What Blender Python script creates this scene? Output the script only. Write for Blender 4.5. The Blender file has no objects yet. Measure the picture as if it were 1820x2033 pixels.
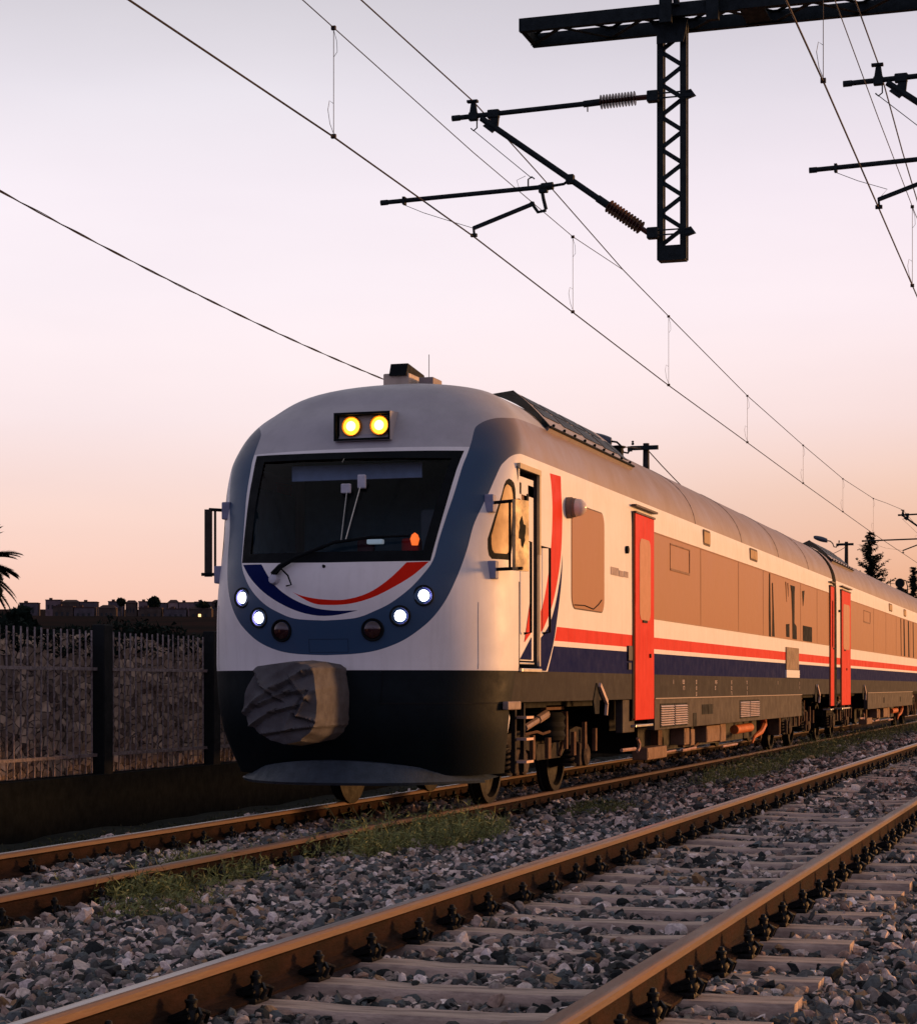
import bpy, bmesh, math, random
import numpy as np
from mathutils import Vector, Matrix
from mathutils.geometry import delaunay_2d_cdt
pi = math.pi
R = random.Random(7)
S = bpy.context.scene
COL = S.collection

# ---------------------------------------------------------------- camera, world, sun, exposure
TH = math.atan(1270 / 4030)                      # the camera looks 17.5 degrees left of the track direction
cam = bpy.data.cameras.new('camera'); camo = bpy.data.objects.new('camera', cam); COL.objects.link(camo)
cam.sensor_fit = 'VERTICAL'; cam.sensor_height = 24; cam.lens = 24 * 4030 / 2033
cam.shift_y = (1363 - 1016.5) / 2033; cam.clip_start = .1; cam.clip_end = 6000
camo.location = (0, 0, 1.0); camo.rotation_euler = (pi / 2, 0, TH)
S.camera = camo
S.view_settings.view_transform = 'Standard'; S.view_settings.look = 'None'
S.view_settings.exposure = 0; S.view_settings.gamma = 1
SUN_AZ = math.radians(38); SUN_EL = math.radians(3.4)   # azimuth measured from +X towards +Y
sd = Vector((math.cos(SUN_AZ) * math.cos(SUN_EL), math.sin(SUN_AZ) * math.cos(SUN_EL), math.sin(SUN_EL)))
sl = bpy.data.lights.new('sun', 'SUN'); so = bpy.data.objects.new('sun', sl); COL.objects.link(so)
sl.energy = 4.3; sl.angle = math.radians(9); sl.color = (1.0, .47, .16)
so.rotation_euler = (-sd).to_track_quat('-Z', 'Y').to_euler(); so.location = sd * 60

def ramp(nt, stops, fac=None, interp='LINEAR'):
    r = nt.nodes.new('ShaderNodeValToRGB'); e = r.color_ramp.elements
    r.color_ramp.interpolation = interp
    while len(e) > 1: e.remove(e[0])
    e[0].position = stops[0][0]; e[0].color = (*stops[0][1], 1)
    for p, c in stops[1:]:
        x = e.new(p); x.color = (*c, 1)
    if fac is not None: nt.links.new(fac, r.inputs['Fac'])
    return r.outputs['Color']

def mth(nt, op, a, b=None, clamp=False):
    n = nt.nodes.new('ShaderNodeMath'); n.operation = op; n.use_clamp = clamp
    for i, v in enumerate((a, b)):
        if v is None: continue
        if isinstance(v, (int, float)): n.inputs[i].default_value = v
        else: nt.links.new(v, n.inputs[i])
    return n.outputs[0]

def mixc(nt, fac, a, b, mode='MIX'):
    n = nt.nodes.new('ShaderNodeMix'); n.data_type = 'RGBA'; n.blend_type = mode
    for s, v in ((n.inputs[0], fac), (n.inputs[6], a), (n.inputs[7], b)):
        if isinstance(v, (int, float)): s.default_value = v
        elif isinstance(v, tuple): s.default_value = (*v[:3], 1)
        else: nt.links.new(v, s)
    return n.outputs[2]

def srgb(r, g, b):
    f = lambda c: (c / 255 / 12.92) if c <= 10 else ((c / 255 + .055) / 1.055) ** 2.4
    return (f(r), f(g), f(b))

w = bpy.data.worlds.new('World'); S.world = w; w.use_nodes = True
nt = w.node_tree; nt.nodes.clear()
tc = nt.nodes.new('ShaderNodeTexCoord'); sx = nt.nodes.new('ShaderNodeSeparateXYZ')
nt.links.new(tc.outputs['Generated'], sx.inputs[0])
zf = mth(nt, 'MULTIPLY', sx.outputs['Z'], 1.0, True)
# dusk sky in the north west: peach at the horizon, pale pink above, mauve higher, dim blue overhead
base = ramp(nt, [(0.0, srgb(240, 178, 148)), (.045, srgb(251, 205, 186)), (.085, srgb(253, 220, 209)),
                 (.13, srgb(255, 236, 237)), (.19, srgb(255, 243, 249)), (.235, srgb(250, 240, 248)), (.28, srgb(234, 228, 237)),
                 (.33, srgb(210, 206, 214)), (.5, srgb(158, 156, 164)), (.75, srgb(148, 146, 150)), (1, srgb(142, 141, 145))], zf)
glow = ramp(nt, [(0.0, srgb(228, 140, 82)), (.035, srgb(235, 165, 118)), (.065, srgb(238, 182, 148)), (.095, srgb(241, 199, 176)),
                 (.13, srgb(249, 221, 216)), (.18, srgb(253, 235, 240)), (.24, srgb(246, 233, 243)), (.29, srgb(224, 217, 228)),
                 (.4, srgb(170, 164, 172)), (.75, srgb(148, 146, 150)), (1, srgb(142, 141, 145))], zf)
far = ramp(nt, [(0.0, srgb(104, 98, 122)), (.12, srgb(190, 180, 212)), (.3, srgb(180, 178, 214)), (.6, srgb(146, 146, 170)), (1, srgb(142, 141, 145))], zf)
# azimuth towards the sunset (right of the picture)
az = nt.nodes.new('ShaderNodeVectorMath'); az.operation = 'DOT_PRODUCT'
nt.links.new(tc.outputs['Generated'], az.inputs[0]); az.inputs[1].default_value = (.9, .43, 0)
fr = nt.nodes.new('ShaderNodeMapRange'); nt.links.new(az.outputs['Value'], fr.inputs[0])
fr.inputs[1].default_value = .06; fr.inputs[2].default_value = .42
c1 = mixc(nt, fr.outputs[0], base, glow)
bk = nt.nodes.new('ShaderNodeMapRange'); nt.links.new(sx.outputs['Y'], bk.inputs[0])
bk.inputs[1].default_value = .35; bk.inputs[2].default_value = -.5
rt = nt.nodes.new('ShaderNodeMapRange'); nt.links.new(az.outputs['Value'], rt.inputs[0])
rt.inputs[1].default_value = .75; rt.inputs[2].default_value = .2
c2 = mixc(nt, mth(nt, 'MULTIPLY', bk.outputs[0], rt.outputs[0]), c1, far)
sky = nt.nodes.new('ShaderNodeTexSky'); sky.sky_type = 'NISHITA'; sky.sun_disc = False
sky.sun_elevation = SUN_EL; sky.sun_rotation = pi / 2 - SUN_AZ
sk = mixc(nt, 1.0, sky.outputs[0], (.05, .05, .05), 'MULTIPLY')
below = nt.nodes.new('ShaderNodeMapRange'); nt.links.new(sx.outputs['Z'], below.inputs[0])
below.inputs[1].default_value = -.02; below.inputs[2].default_value = 0.0
tot = mixc(nt, .03, c2, sk)
az2 = nt.nodes.new('ShaderNodeVectorMath'); az2.operation = 'DOT_PRODUCT'; nt.links.new(tc.outputs['Generated'], az2.inputs[0]); az2.inputs[1].default_value = (math.cos(SUN_AZ - .15), math.sin(SUN_AZ - .15), 0)
hot = nt.nodes.new('ShaderNodeMapRange'); hot.interpolation_type = 'SMOOTHSTEP'; nt.links.new(az2.outputs['Value'], hot.inputs[0]); hot.inputs[1].default_value = .66; hot.inputs[2].default_value = 1.0
hz_ = nt.nodes.new('ShaderNodeMapRange'); hz_.interpolation_type = 'SMOOTHSTEP'; nt.links.new(sx.outputs['Z'], hz_.inputs[0]); hz_.inputs[1].default_value = .42; hz_.inputs[2].default_value = .0
tot = mixc(nt, mth(nt, 'MULTIPLY', hot.outputs[0], hz_.outputs[0]), tot, (2.1, .95, .34))
tot = mixc(nt, below.outputs[0], (.05, .04, .045), tot)
sn = nt.nodes.new('ShaderNodeTexNoise'); sn.inputs['Scale'].default_value = 3.5; sn.inputs['Detail'].default_value = 4; sm = nt.nodes.new('ShaderNodeMapping'); sm.inputs['Scale'].default_value = (1, 1, 4)
nt.links.new(tc.outputs['Generated'], sm.inputs[0]); nt.links.new(sm.outputs[0], sn.inputs['Vector'])      # thin uneven haze in the sky
tot = mixc(nt, 1.0, tot, ramp(nt, [(.3, (.985, .98, .985)), (.7, (1.05, 1.05, 1.045))], sn.outputs['Fac']), 'MULTIPLY')
bg = nt.nodes.new('ShaderNodeBackground'); nt.links.new(tot, bg.inputs[0]); bg.inputs[1].default_value = 1.0
ow = nt.nodes.new('ShaderNodeOutputWorld'); nt.links.new(bg.outputs[0], ow.inputs[0])

# ---------------------------------------------------------------- materials
MATS = {}
def mat(name, color, rough=.5, metal=0.0, var=.12, vscale=6.0, bump=0.0, bscale=60.0, coat=0.0,
        streak=0.0, dark=None, emit=None, estr=0.0, spec=.2, stretch=(1, 1, 1)):
    if name in MATS: return MATS[name]
    m = bpy.data.materials.new(name); m.use_nodes = True; t = m.node_tree
    b = t.nodes['Principled BSDF']; MATS[name] = m
    b.inputs['Roughness'].default_value = rough; b.inputs['Metallic'].default_value = metal
    b.inputs['Specular IOR Level'].default_value = spec
    b.inputs['Coat Weight'].default_value = coat; b.inputs['Coat Roughness'].default_value = .12
    co = t.nodes.new('ShaderNodeTexCoord'); mp = t.nodes.new('ShaderNodeMapping')
    t.links.new(co.outputs['Object'], mp.inputs[0]); mp.inputs['Scale'].default_value = stretch
    n = t.nodes.new('ShaderNodeTexNoise'); n.inputs['Scale'].default_value = vscale; n.inputs['Detail'].default_value = 6
    n.inputs['Roughness'].default_value = .65; t.links.new(mp.outputs[0], n.inputs['Vector'])
    dk = dark or tuple(c * .45 for c in color)
    f = t.nodes.new('ShaderNodeMapRange'); t.links.new(n.outputs['Fac'], f.inputs[0])
    f.inputs[1].default_value = .40; f.inputs[2].default_value = .75; f.inputs[4].default_value = min(1, var * 3)
    c = mixc(t, f.outputs[0], color, dk)
    if streak:
        m2 = t.nodes.new('ShaderNodeMapping'); t.links.new(co.outputs['Object'], m2.inputs[0]); m2.inputs['Scale'].default_value = (9, 9, .5)
        n2 = t.nodes.new('ShaderNodeTexNoise'); n2.inputs['Scale'].default_value = 1.6; n2.inputs['Detail'].default_value = 5
        t.links.new(m2.outputs[0], n2.inputs['Vector'])
        f2 = t.nodes.new('ShaderNodeMapRange'); t.links.new(n2.outputs['Fac'], f2.inputs[0])
        f2.inputs[1].default_value = .5; f2.inputs[2].default_value = .85; f2.inputs[4].default_value = streak
        c = mixc(t, f2.outputs[0], c, dk)
    t.links.new(c, b.inputs['Base Color'])
    rr = t.nodes.new('ShaderNodeMapRange'); t.links.new(n.outputs['Fac'], rr.inputs[0])
    rr.inputs[1].default_value = .3; rr.inputs[2].default_value = .8
    rr.inputs[3].default_value = rough * .85; rr.inputs[4].default_value = min(1, rough * 1.3)
    t.links.new(rr.outputs[0], b.inputs['Roughness'])
    if bump:
        bn = t.nodes.new('ShaderNodeTexNoise'); bn.inputs['Scale'].default_value = bscale; bn.inputs['Detail'].default_value = 5
        t.links.new(mp.outputs[0], bn.inputs['Vector'])
        bp = t.nodes.new('ShaderNodeBump'); bp.inputs['Strength'].default_value = bump; bp.inputs['Distance'].default_value = .02
        t.links.new(bn.outputs['Fac'], bp.inputs['Height']); t.links.new(bp.outputs[0], b.inputs['Normal'])
    if emit:
        b.inputs['Emission Color'].default_value = (*emit, 1); b.inputs['Emission Strength'].default_value = estr
    return m

WHITE = mat('white_paint', (.76, .73, .74), .46, var=.08, vscale=2.2, spec=.22, streak=.22, dark=(.40, .36, .34), bump=.03, bscale=9)
SILVER = mat('silver_grey_paint', (.42, .40, .43), .48, var=.10, vscale=2.5, spec=.45, streak=.1, bump=.03, bscale=7)
SLATE = mat('slate_blue_paint', (.022, .060, .130), .42, var=.06, vscale=3, coat=.05, spec=.3, streak=.08, dark=(.03, .05, .09))
ROOFG = mat('sunlit_roof_paint', (.25, .170, .138), .5, spec=.4, var=.10, vscale=1.6, streak=.25, dark=(.16, .12, .11), bump=.03, bscale=5)  # the band's paint again, low sun's warmth mixed into its colour
BAND = mat('sunlit_slate_band', (.022, .060, .130), .42, var=.06, vscale=3, coat=.05, spec=.3, streak=.08, dark=(.03, .05, .09))
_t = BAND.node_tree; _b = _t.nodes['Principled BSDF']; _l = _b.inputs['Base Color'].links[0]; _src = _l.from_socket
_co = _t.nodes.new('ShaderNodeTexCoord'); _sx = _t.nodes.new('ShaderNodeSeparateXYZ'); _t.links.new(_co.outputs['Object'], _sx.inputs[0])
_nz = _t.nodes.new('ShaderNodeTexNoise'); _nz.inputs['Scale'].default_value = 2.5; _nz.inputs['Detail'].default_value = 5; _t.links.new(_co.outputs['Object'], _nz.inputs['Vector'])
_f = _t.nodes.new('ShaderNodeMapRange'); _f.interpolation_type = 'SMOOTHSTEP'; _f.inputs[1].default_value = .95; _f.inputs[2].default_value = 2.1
_t.links.new(mth(_t, 'ADD', _sx.outputs['Y'], mth(_t, 'MULTIPLY', _nz.outputs['Fac'], .35)), _f.inputs[0])      # sunlit tone painted in: slate turns warm grey-brown behind the nose corner
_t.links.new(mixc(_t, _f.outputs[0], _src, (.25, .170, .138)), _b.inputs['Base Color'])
NAVY = mat('navy_paint', (.004, .010, .075), .7, var=.06, spec=.03, streak=.1, dark=(.006, .008, .03))
RED = mat('red_paint', (.66, .013, .002), .5, var=.08, vscale=3, spec=.08, streak=.5, dark=(.34, .007, .003))
BEIGE = mat('tan_window_film', (.32, .132, .052), .45, var=.08, vscale=1.3, coat=.05, spec=.2, streak=.22, dark=(.30, .17, .11))
SKIRT = mat('dark_grey_skirt', (.022, .020, .021), .7, spec=.10, var=.25, vscale=7, streak=.5, dark=(.04, .035, .033), bump=.08, bscale=40)
BLACKP = mat('black_front_skirt', (.005, .009, .012), .55, var=.2, vscale=5, streak=.3, bump=.05, bscale=30, spec=.08)
RUBBER = mat('black_rubber', (.004, .006, .008), .7, var=.2, spec=.1)
IRON = mat('dirty_iron', (.018, .014, .013), .8, spec=.15, metal=.05, var=.3, vscale=9, bump=.3, bscale=40, dark=(.016, .013, .012))
RUSTY = mat('rusty_underframe', (.11, .055, .032), .8, spec=.15, var=.3, vscale=10, bump=.3, bscale=45, dark=(.05, .028, .02))
DARK = mat('black_void', (.006, .007, .008), .9, var=.1)
STEEL = mat('weathered_black_steel', (.012, .019, .022), .65, metal=.1, spec=.15, var=.25, vscale=12, bump=.15, bscale=60)
CERAM = mat('brown_ceramic', (.06, .020, .014), .35, var=.15, coat=.1)
WIRE = mat('dark_copper_wire', (.035, .026, .024), .5, metal=.5, var=.1)
CHROME = mat('bare_metal', (.55, .53, .52), .3, metal=.9, var=.1)
CREAM = mat('cream_metal', (.55, .42, .24), .4, var=.15, streak=.2)
LED = mat('white_led', (.9, .9, 1), .3, emit=(.86, .86, 1.0), estr=9)
AMBER = mat('amber_lamp', (1, .6, .1), .3, emit=(1.0, .36, .02), estr=3.2)
AMBERC = mat('bright_filament', (1, .8, .2), .3, emit=(1.0, .72, .16), estr=7)
LENS = mat('dark_red_lens', (.03, .008, .010), .12, coat=1, var=.1)

# ---------------------------------------------------------------- mesh helpers
class MB:
    def __init__(s): s.v = []; s.f = []; s.m = []
    def add(s, vs, fs, mi=0):
        o = len(s.v); s.v += [tuple(p) for p in vs]; s.f += [tuple(i + o for i in f) for f in fs]; s.m += [mi] * len(fs); return s
    def box(s, x0, x1, y0, y1, z0, z1, mi=0, bev=0.0):
        if bev <= 0:
            vs = [(x, y, z) for x in (x0, x1) for y in (y0, y1) for z in (z0, z1)]
            return s.add(vs, [(0, 1, 3, 2), (4, 6, 7, 5), (0, 4, 5, 1), (2, 3, 7, 6), (0, 2, 6, 4), (1, 5, 7, 3)], mi)
        bm = bmesh.new(); bmesh.ops.create_cube(bm, size=1)
        for v in bm.verts:
            v.co = Vector(((x0 + x1) / 2 + v.co.x * (x1 - x0), (y0 + y1) / 2 + v.co.y * (y1 - y0), (z0 + z1) / 2 + v.co.z * (z1 - z0)))
        bmesh.ops.bevel(bm, geom=bm.edges[:], offset=bev, segments=2, affect='EDGES', profile=.5)
        bm.verts.index_update(); s.add([v.co for v in bm.verts], [[v.index for v in f.verts] for f in bm.faces], mi); bm.free(); return s
    def bar(s, a, b, wx, wz=None, mi=0, up=(0, 0, 1)):
        a = Vector(a); b = Vector(b); d = (b - a).normalized(); wz = wz or wx
        u = Vector(up)
        if abs(d.dot(u)) > .95: u = Vector((0, 1, 0))
        p = d.cross(u).normalized(); q = p.cross(d).normalized()
        vs = [e + p * i * wx / 2 + q * j * wz / 2 for e in (a, b) for i, j in ((-1, -1), (1, -1), (1, 1), (-1, 1))]
        return s.add(vs, [(0, 3, 2, 1), (4, 5, 6, 7), (0, 1, 5, 4), (1, 2, 6, 5), (2, 3, 7, 6), (3, 0, 4, 7)], mi)
    def tube(s, pts, r, seg=8, mi=0, cap=True):
        pts = [Vector(p) for p in pts]; n = len(pts); rs = r if isinstance(r, (list, tuple)) else [r] * n
        vs = []; prev = None
        for i, p in enumerate(pts):
            d = (pts[min(i + 1, n - 1)] - pts[max(i - 1, 0)]).normalized()
            if prev is None:
                u = Vector((0, 0, 1)) if abs(d.z) < .9 else Vector((1, 0, 0)); a = d.cross(u).normalized()
            else:
                a = (prev - d * prev.dot(d)).normalized()
            prev = a; b = d.cross(a)
            for k in range(seg):
                t = 2 * pi * k / seg; vs.append(p + (a * math.cos(t) + b * math.sin(t)) * rs[i])
        fs = [(i * seg + k, i * seg + (k + 1) % seg, (i + 1) * seg + (k + 1) % seg, (i + 1) * seg + k) for i in range(n - 1) for k in range(seg)]
        if cap: fs += [tuple(range(seg - 1, -1, -1)), tuple((n - 1) * seg + k for k in range(seg))]
        return s.add(vs, fs, mi)
    def lathe(s, c, axis, prof, seg=20, mi=0):
        # prof = [(distance along axis, radius)]
        c = Vector(c); d = Vector(axis).normalized(); u = Vector((0, 0, 1)) if abs(d.z) < .9 else Vector((1, 0, 0))
        a = d.cross(u).normalized(); b = d.cross(a); vs = []
        for h, r in prof:
            for k in range(seg):
                t = 2 * pi * k / seg; vs.append(c + d * h + (a * math.cos(t) + b * math.sin(t)) * max(r, 1e-4))
        n = len(prof)
        fs = [(i * seg + k, i * seg + (k + 1) % seg, (i + 1) * seg + (k + 1) % seg, (i + 1) * seg + k) for i in range(n - 1) for k in range(seg)]
        fs += [tuple(range(seg - 1, -1, -1)), tuple((n - 1) * seg + k for k in range(seg))]
        return s.add(vs, fs, mi)
    def prism(s, pts, off, mi=0):
        # closed outline extruded by a vector
        n = len(pts); o = Vector(off); vs = [Vector(p) for p in pts] + [Vector(p) + o for p in pts]
        fs = [tuple(range(n - 1, -1, -1)), tuple(range(n, 2 * n))] + [(i, (i + 1) % n, n + (i + 1) % n, n + i) for i in range(n)]
        return s.add(vs, fs, mi)
    def build(s, name, m, parent=None, smooth=False, loc=None):
        me = bpy.data.meshes.new(name); o = bpy.data.objects.new(name, me); COL.objects.link(o)
        off = Vector((0, 0, 0))
        if loc is not None: off = Vector(loc); o.location = off
        if parent is not None: o.parent = parent
        me.from_pydata([tuple(Vector(p) - off) for p in s.v], [], s.f)
        for x in (m if isinstance(m, (list, tuple)) else [m]): me.materials.append(x)
        if any(s.m): me.polygons.foreach_set('material_index', s.m)
        bm = bmesh.new(); bm.from_mesh(me); bmesh.ops.recalc_face_normals(bm, faces=bm.faces); bm.to_mesh(me); bm.free()
        if smooth:
            me.polygons.foreach_set('use_smooth', [True] * len(me.polygons))
            try: me.set_sharp_from_angle(angle=math.radians(40))
            except Exception: pass
        me.update(); return o

def tag(o, label=None, cat=None, group=None, kind=None):
    if label: o['label'] = label
    if cat: o['category'] = cat
    if group: o['group'] = group
    if kind: o['kind'] = kind
    return o
def empty(name, loc, label, cat, group=None, rz=0):
    o = bpy.data.objects.new(name, None); COL.objects.link(o); o.location = loc; o.rotation_euler = (0, 0, rz); o.empty_display_size = .2
    return tag(o, label, cat, group)
def copy_tree(o, parent=None):
    c = o.copy(); COL.objects.link(c)
    if parent is not None: c.parent = parent
    for ch in list(o.children): copy_tree(ch, c)
    return c
def npmesh(name, V, F, m, colors=None, smooth=False):
    # V (n,3), F (k,3) triangles as arrays
    me = bpy.data.meshes.new(name)
    me.vertices.add(len(V)); me.vertices.foreach_set('co', np.asarray(V, np.float32).ravel())
    k = len(F); me.loops.add(3 * k); me.loops.foreach_set('vertex_index', np.asarray(F, np.int32).ravel())
    me.polygons.add(k); me.polygons.foreach_set('loop_start', np.arange(0, 3 * k, 3, dtype=np.int32))
    me.polygons.foreach_set('use_smooth', np.full(k, smooth))
    if colors is not None:
        a = me.attributes.new('tint', 'FLOAT_COLOR', 'POINT'); a.data.foreach_set('color', np.asarray(colors, np.float32).ravel())
    me.update(); me.validate()
    me.materials.append(m); o = bpy.data.objects.new(name, me); COL.objects.link(o); return o
# ---------------------------------------------------------------- ground, ballast, tracks
TX = -2.31; CX = -6.77; RZ = -.2             # near track centre, train track centre, train rail head height
def gz(x, y):
    # ballast surface height
    x = np.asarray(x, float); y = np.asarray(y, float)
    pts = [(-40, -.85), (-13, -.75), (-9.6, -.72), (-8.9, -.52), (-8.3, -.41), (-7.55, -.405), (-6, -.405), (-5.2, -.40), (-4.6, -.36), (-4.0, -.27), (-3.6, -.232), (-1.0, -.232), (-.4, -.25), (.6, -.5), (3, -.8), (40, -.8)]
    h = np.interp(x, *zip(*pts))
    return h + .018 * np.sin(x * 3.1 + y * 1.7) + .014 * np.sin(x * 7.3 - y * 4.1) + .012 * np.sin(y * 2.3 + 1)

def ground_mat(name, c1, c2, sc):
    m = bpy.data.materials.new(name); m.use_nodes = True; t = m.node_tree; b = t.nodes['Principled BSDF']
    co = t.nodes.new('ShaderNodeTexCoord')
    v = t.nodes.new('ShaderNodeTexVoronoi'); v.inputs['Scale'].default_value = sc; t.links.new(co.outputs['Object'], v.inputs['Vector'])
    n = t.nodes.new('ShaderNodeTexNoise'); n.inputs['Scale'].default_value = 2; n.inputs['Detail'].default_value = 8; t.links.new(co.outputs['Object'], n.inputs['Vector'])
    sp = t.nodes.new('ShaderNodeSeparateColor'); t.links.new(v.outputs['Color'], sp.inputs[0])
    c = mixc(t, sp.outputs[0], c1, c2); c = mixc(t, n.outputs['Fac'], c, tuple(x * .5 for x in c1))
    t.links.new(c, b.inputs['Base Color']); b.inputs['Roughness'].default_value = .95; b.inputs['Specular IOR Level'].default_value = .05
    bp = t.nodes.new('ShaderNodeBump'); bp.inputs['Strength'].default_value = .8; bp.inputs['Distance'].default_value = .03
    t.links.new(v.outputs['Distance'], bp.inputs['Height']); t.links.new(bp.outputs[0], b.inputs['Normal'])
    return m
GM = ground_mat('dark_gravel_soil', (.010, .010, .010), (.02, .018, .018), 22)
SOIL = mat('dark_soil', (.020, .026, .022), .95, var=.3, vscale=.8, bump=.6, bscale=14, dark=(.008, .012, .010))

xs = np.concatenate([[-1500, -300, -90, -40, -20, -15, -13], np.arange(-12, 3.01, .25), [5, 10, 25, 80, 400, 1500]])
ys = np.concatenate([[-600, -60, -20, -5], np.arange(0, 60.1, .5), [65, 72, 80, 95, 120, 200, 400, 900, 2500]])
GX, GY = np.meshgrid(xs, ys); GZ = gz(GX, GY) - .03
nx = len(xs); ny = len(ys)
V = np.stack([GX.ravel(), GY.ravel(), GZ.ravel()], 1)
q = (np.arange(ny - 1)[:, None] * nx + np.arange(nx - 1)[None]).ravel()
F = np.concatenate([np.stack([q, q + 1, q + nx + 1], 1), np.stack([q, q + nx + 1, q + nx], 1)])
g = npmesh('ground', V, F, GM, smooth=True)
g.data.materials.append(SOIL)
cxm = V[F].mean(1)[:, 0]; g.data.polygons.foreach_set('material_index', ((cxm < -9.3) | (cxm > 3)).astype(np.int32)); tag(g, kind='structure')

# stones: thousands of unlike angular chips heaped as one mass
def ico(sub):
    bm = bmesh.new(); bmesh.ops.create_icosphere(bm, subdivisions=sub, radius=1)
    v = np.array([x.co[:] for x in bm.verts]); bm.verts.index_update(); f = np.array([[x.index for x in y.verts] for y in bm.faces]); bm.free(); return v, f
rng = np.random.default_rng(5)
def stones(P, size, sub, rng):
    v0, f0 = ico(sub); n = len(P); k = len(v0)
    B = np.repeat(v0[None], n, 0)
    # flatten by a few random planes to get broken faces
    for _ in range(8 if sub > 1 else 4):
        d = rng.normal(size=(n, 3)); d /= np.linalg.norm(d, axis=1)[:, None]
        h = rng.uniform(.28, .72, n)
        dp = np.einsum('nkj,nj->nk', B, d); ex = np.maximum(dp - h[:, None], 0)
        B -= ex[..., None] * d[:, None]
    B += rng.normal(scale=.04 if sub > 1 else .12, size=B.shape)
    sc = rng.uniform(.7, 1.5, (n, 1, 3)) * np.array([1, 1, .70]); B *= sc
    q = rng.normal(size=(n, 4)); q[:, 1:3] *= .45; q /= np.linalg.norm(q, axis=1)[:, None]
    w_, x, y, z = q.T
    M = np.stack([np.stack([1 - 2 * (y * y + z * z), 2 * (x * y - z * w_), 2 * (x * z + y * w_)], -1),
                  np.stack([2 * (x * y + z * w_), 1 - 2 * (x * x + z * z), 2 * (y * z - x * w_)], -1),
                  np.stack([2 * (x * z - y * w_), 2 * (y * z + x * w_), 1 - 2 * (x * x + y * y)], -1)], 1)
    B = np.einsum('nkj,nij->nki', B, M) * size[:, None, None] + P[:, None]
    Fc = (f0[None] + (np.arange(n) * k)[:, None, None]).reshape(-1, 3)
    pal = .95 * np.array([[.27, .225, .20], [.55, .43, .38], [.10, .10, .098], [.74, .60, .53], [.032, .036, .036], [.36, .25, .20], [.13, .145, .145], [.85, .72, .66], [.36, .22, .12], [.06, .06, .055]])
    pr = np.array([.18, .13, .18, .08, .13, .06, .13, .03, .02, .06]); pr /= pr.sum()
    c = pal[rng.choice(len(pal), n, p=pr)] * rng.uniform(.7, 1.25, (n, 1))
    C = np.repeat(np.concatenate([c, np.ones((n, 1))], 1)[:, None], k, 1).reshape(-1, 4)
    return B.reshape(-1, 3), Fc, C
def inview(x, y, pad):
    c, s = math.cos(TH), math.sin(TH); u = x * c + y * s; wv = -x * s + y * c
    return (wv > 4.5) & (np.abs(u) < .2258 * wv + pad), wv
SLP = .6; SY0 = 3.37
def height_field(x, y, r):
    z = gz(x, y)
    # sleepers of the near track stay partly clear of stone
    fx = (x > TX - 1.18) & (x < TX + 1.18); ph = np.abs(((y - SY0 + .3) % SLP) - .3)
    on = fx & (ph < .088)
    return z, on
Vs = []; Fs = []; Cs = []; off = 0
for (w0, w1, den, s0, s1, sub) in ((4.5, 11.5, 1100, .017, .038, 2), (11.5, 20, 640, .021, .041, 1), (20, 34, 300, .028, .050, 1), (34, 60, 75, .044, .07, 1)):
    A0 = (w1 - w0) * (.4516 * w1 + 3.0) * 1.6
    n = int(A0 * den * 1.2)
    wv = rng.uniform(w0, w1, n); u = rng.uniform(-1, 1, n) * (.2258 * w1 + 1.2)
    c, s = math.cos(TH), math.sin(TH); x = u * c - wv * s; y = u * s + wv * c
    ok, _ = inview(x, y, 1.1); ok &= (x > -9.7) & (x < 2.5) & (y < 60)
    dens = np.where(x < -8.9, .45, 1.0); ok &= rng.random(n) < dens
    x = x[ok]; y = y[ok]; n = len(x)
    sz = rng.uniform(s0, s1, n) * np.where(rng.random(n) < .06, 1.35, 1)
    z, on = height_field(x, y, rng)
    keep = (~on) | (rng.random(n) < .13)
    # clear the rails
    for rx, zz in ((TX - .7525, 0), (TX + .7525, 0), (CX - .7525, 1), (CX + .7525, 1)): keep &= np.abs(x - rx) > np.where(np.full(n, zz), .055, .075)
    x, y, z, sz, on = x[keep], y[keep], z[keep], sz[keep], on[keep]; n = len(x)
    lay = rng.random(n)
    z = z + sz * .2 + np.where(lay > .72, sz * .9, 0) * (rng.random(n)) + np.where(on, .012, 0)
    # heap in the cribs between the sleepers
    V, F, C = stones(np.stack([x, y, z], 1), sz, sub, rng)
    Vs.append(V); Fs.append(F + off); Cs.append(C); off += len(V)
# a sparse fringe of stones left of the train track
STN = bpy.data.materials.new('ballast_stone'); STN.use_nodes = True; t = STN.node_tree; b = t.nodes['Principled BSDF']
at = t.nodes.new('ShaderNodeAttribute'); at.attribute_name = 'tint'
co = t.nodes.new('ShaderNodeTexCoord'); n_ = t.nodes.new('ShaderNodeTexNoise'); n_.inputs['Scale'].default_value = 70; n_.inputs['Detail'].default_value = 4
t.links.new(co.outputs['Object'], n_.inputs['Vector'])
mr = t.nodes.new('ShaderNodeMapRange'); t.links.new(n_.outputs['Fac'], mr.inputs[0]); mr.inputs[1].default_value = .3; mr.inputs[2].default_value = .7; mr.inputs[3].default_value = .72; mr.inputs[4].default_value = 1.2
t.links.new(mixc(t, 1.0, at.outputs['Color'], mr.outputs[0], 'MULTIPLY'), b.inputs['Base Color']); b.inputs['Roughness'].default_value = .85; b.inputs['Specular IOR Level'].default_value = .08
bp = t.nodes.new('ShaderNodeBump'); bp.inputs['Strength'].default_value = .4; bp.inputs['Distance'].default_value = .004
t.links.new(n_.outputs['Fac'], bp.inputs['Height']); t.links.new(bp.outputs[0], b.inputs['Normal'])
bal = npmesh('gravel', np.concatenate(Vs), np.concatenate(Fs), STN, np.concatenate(Cs))
tag(bal, 'broken grey and pinkish ballast stones heaped between and around the tracks', 'gravel', kind='stuff')

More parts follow.
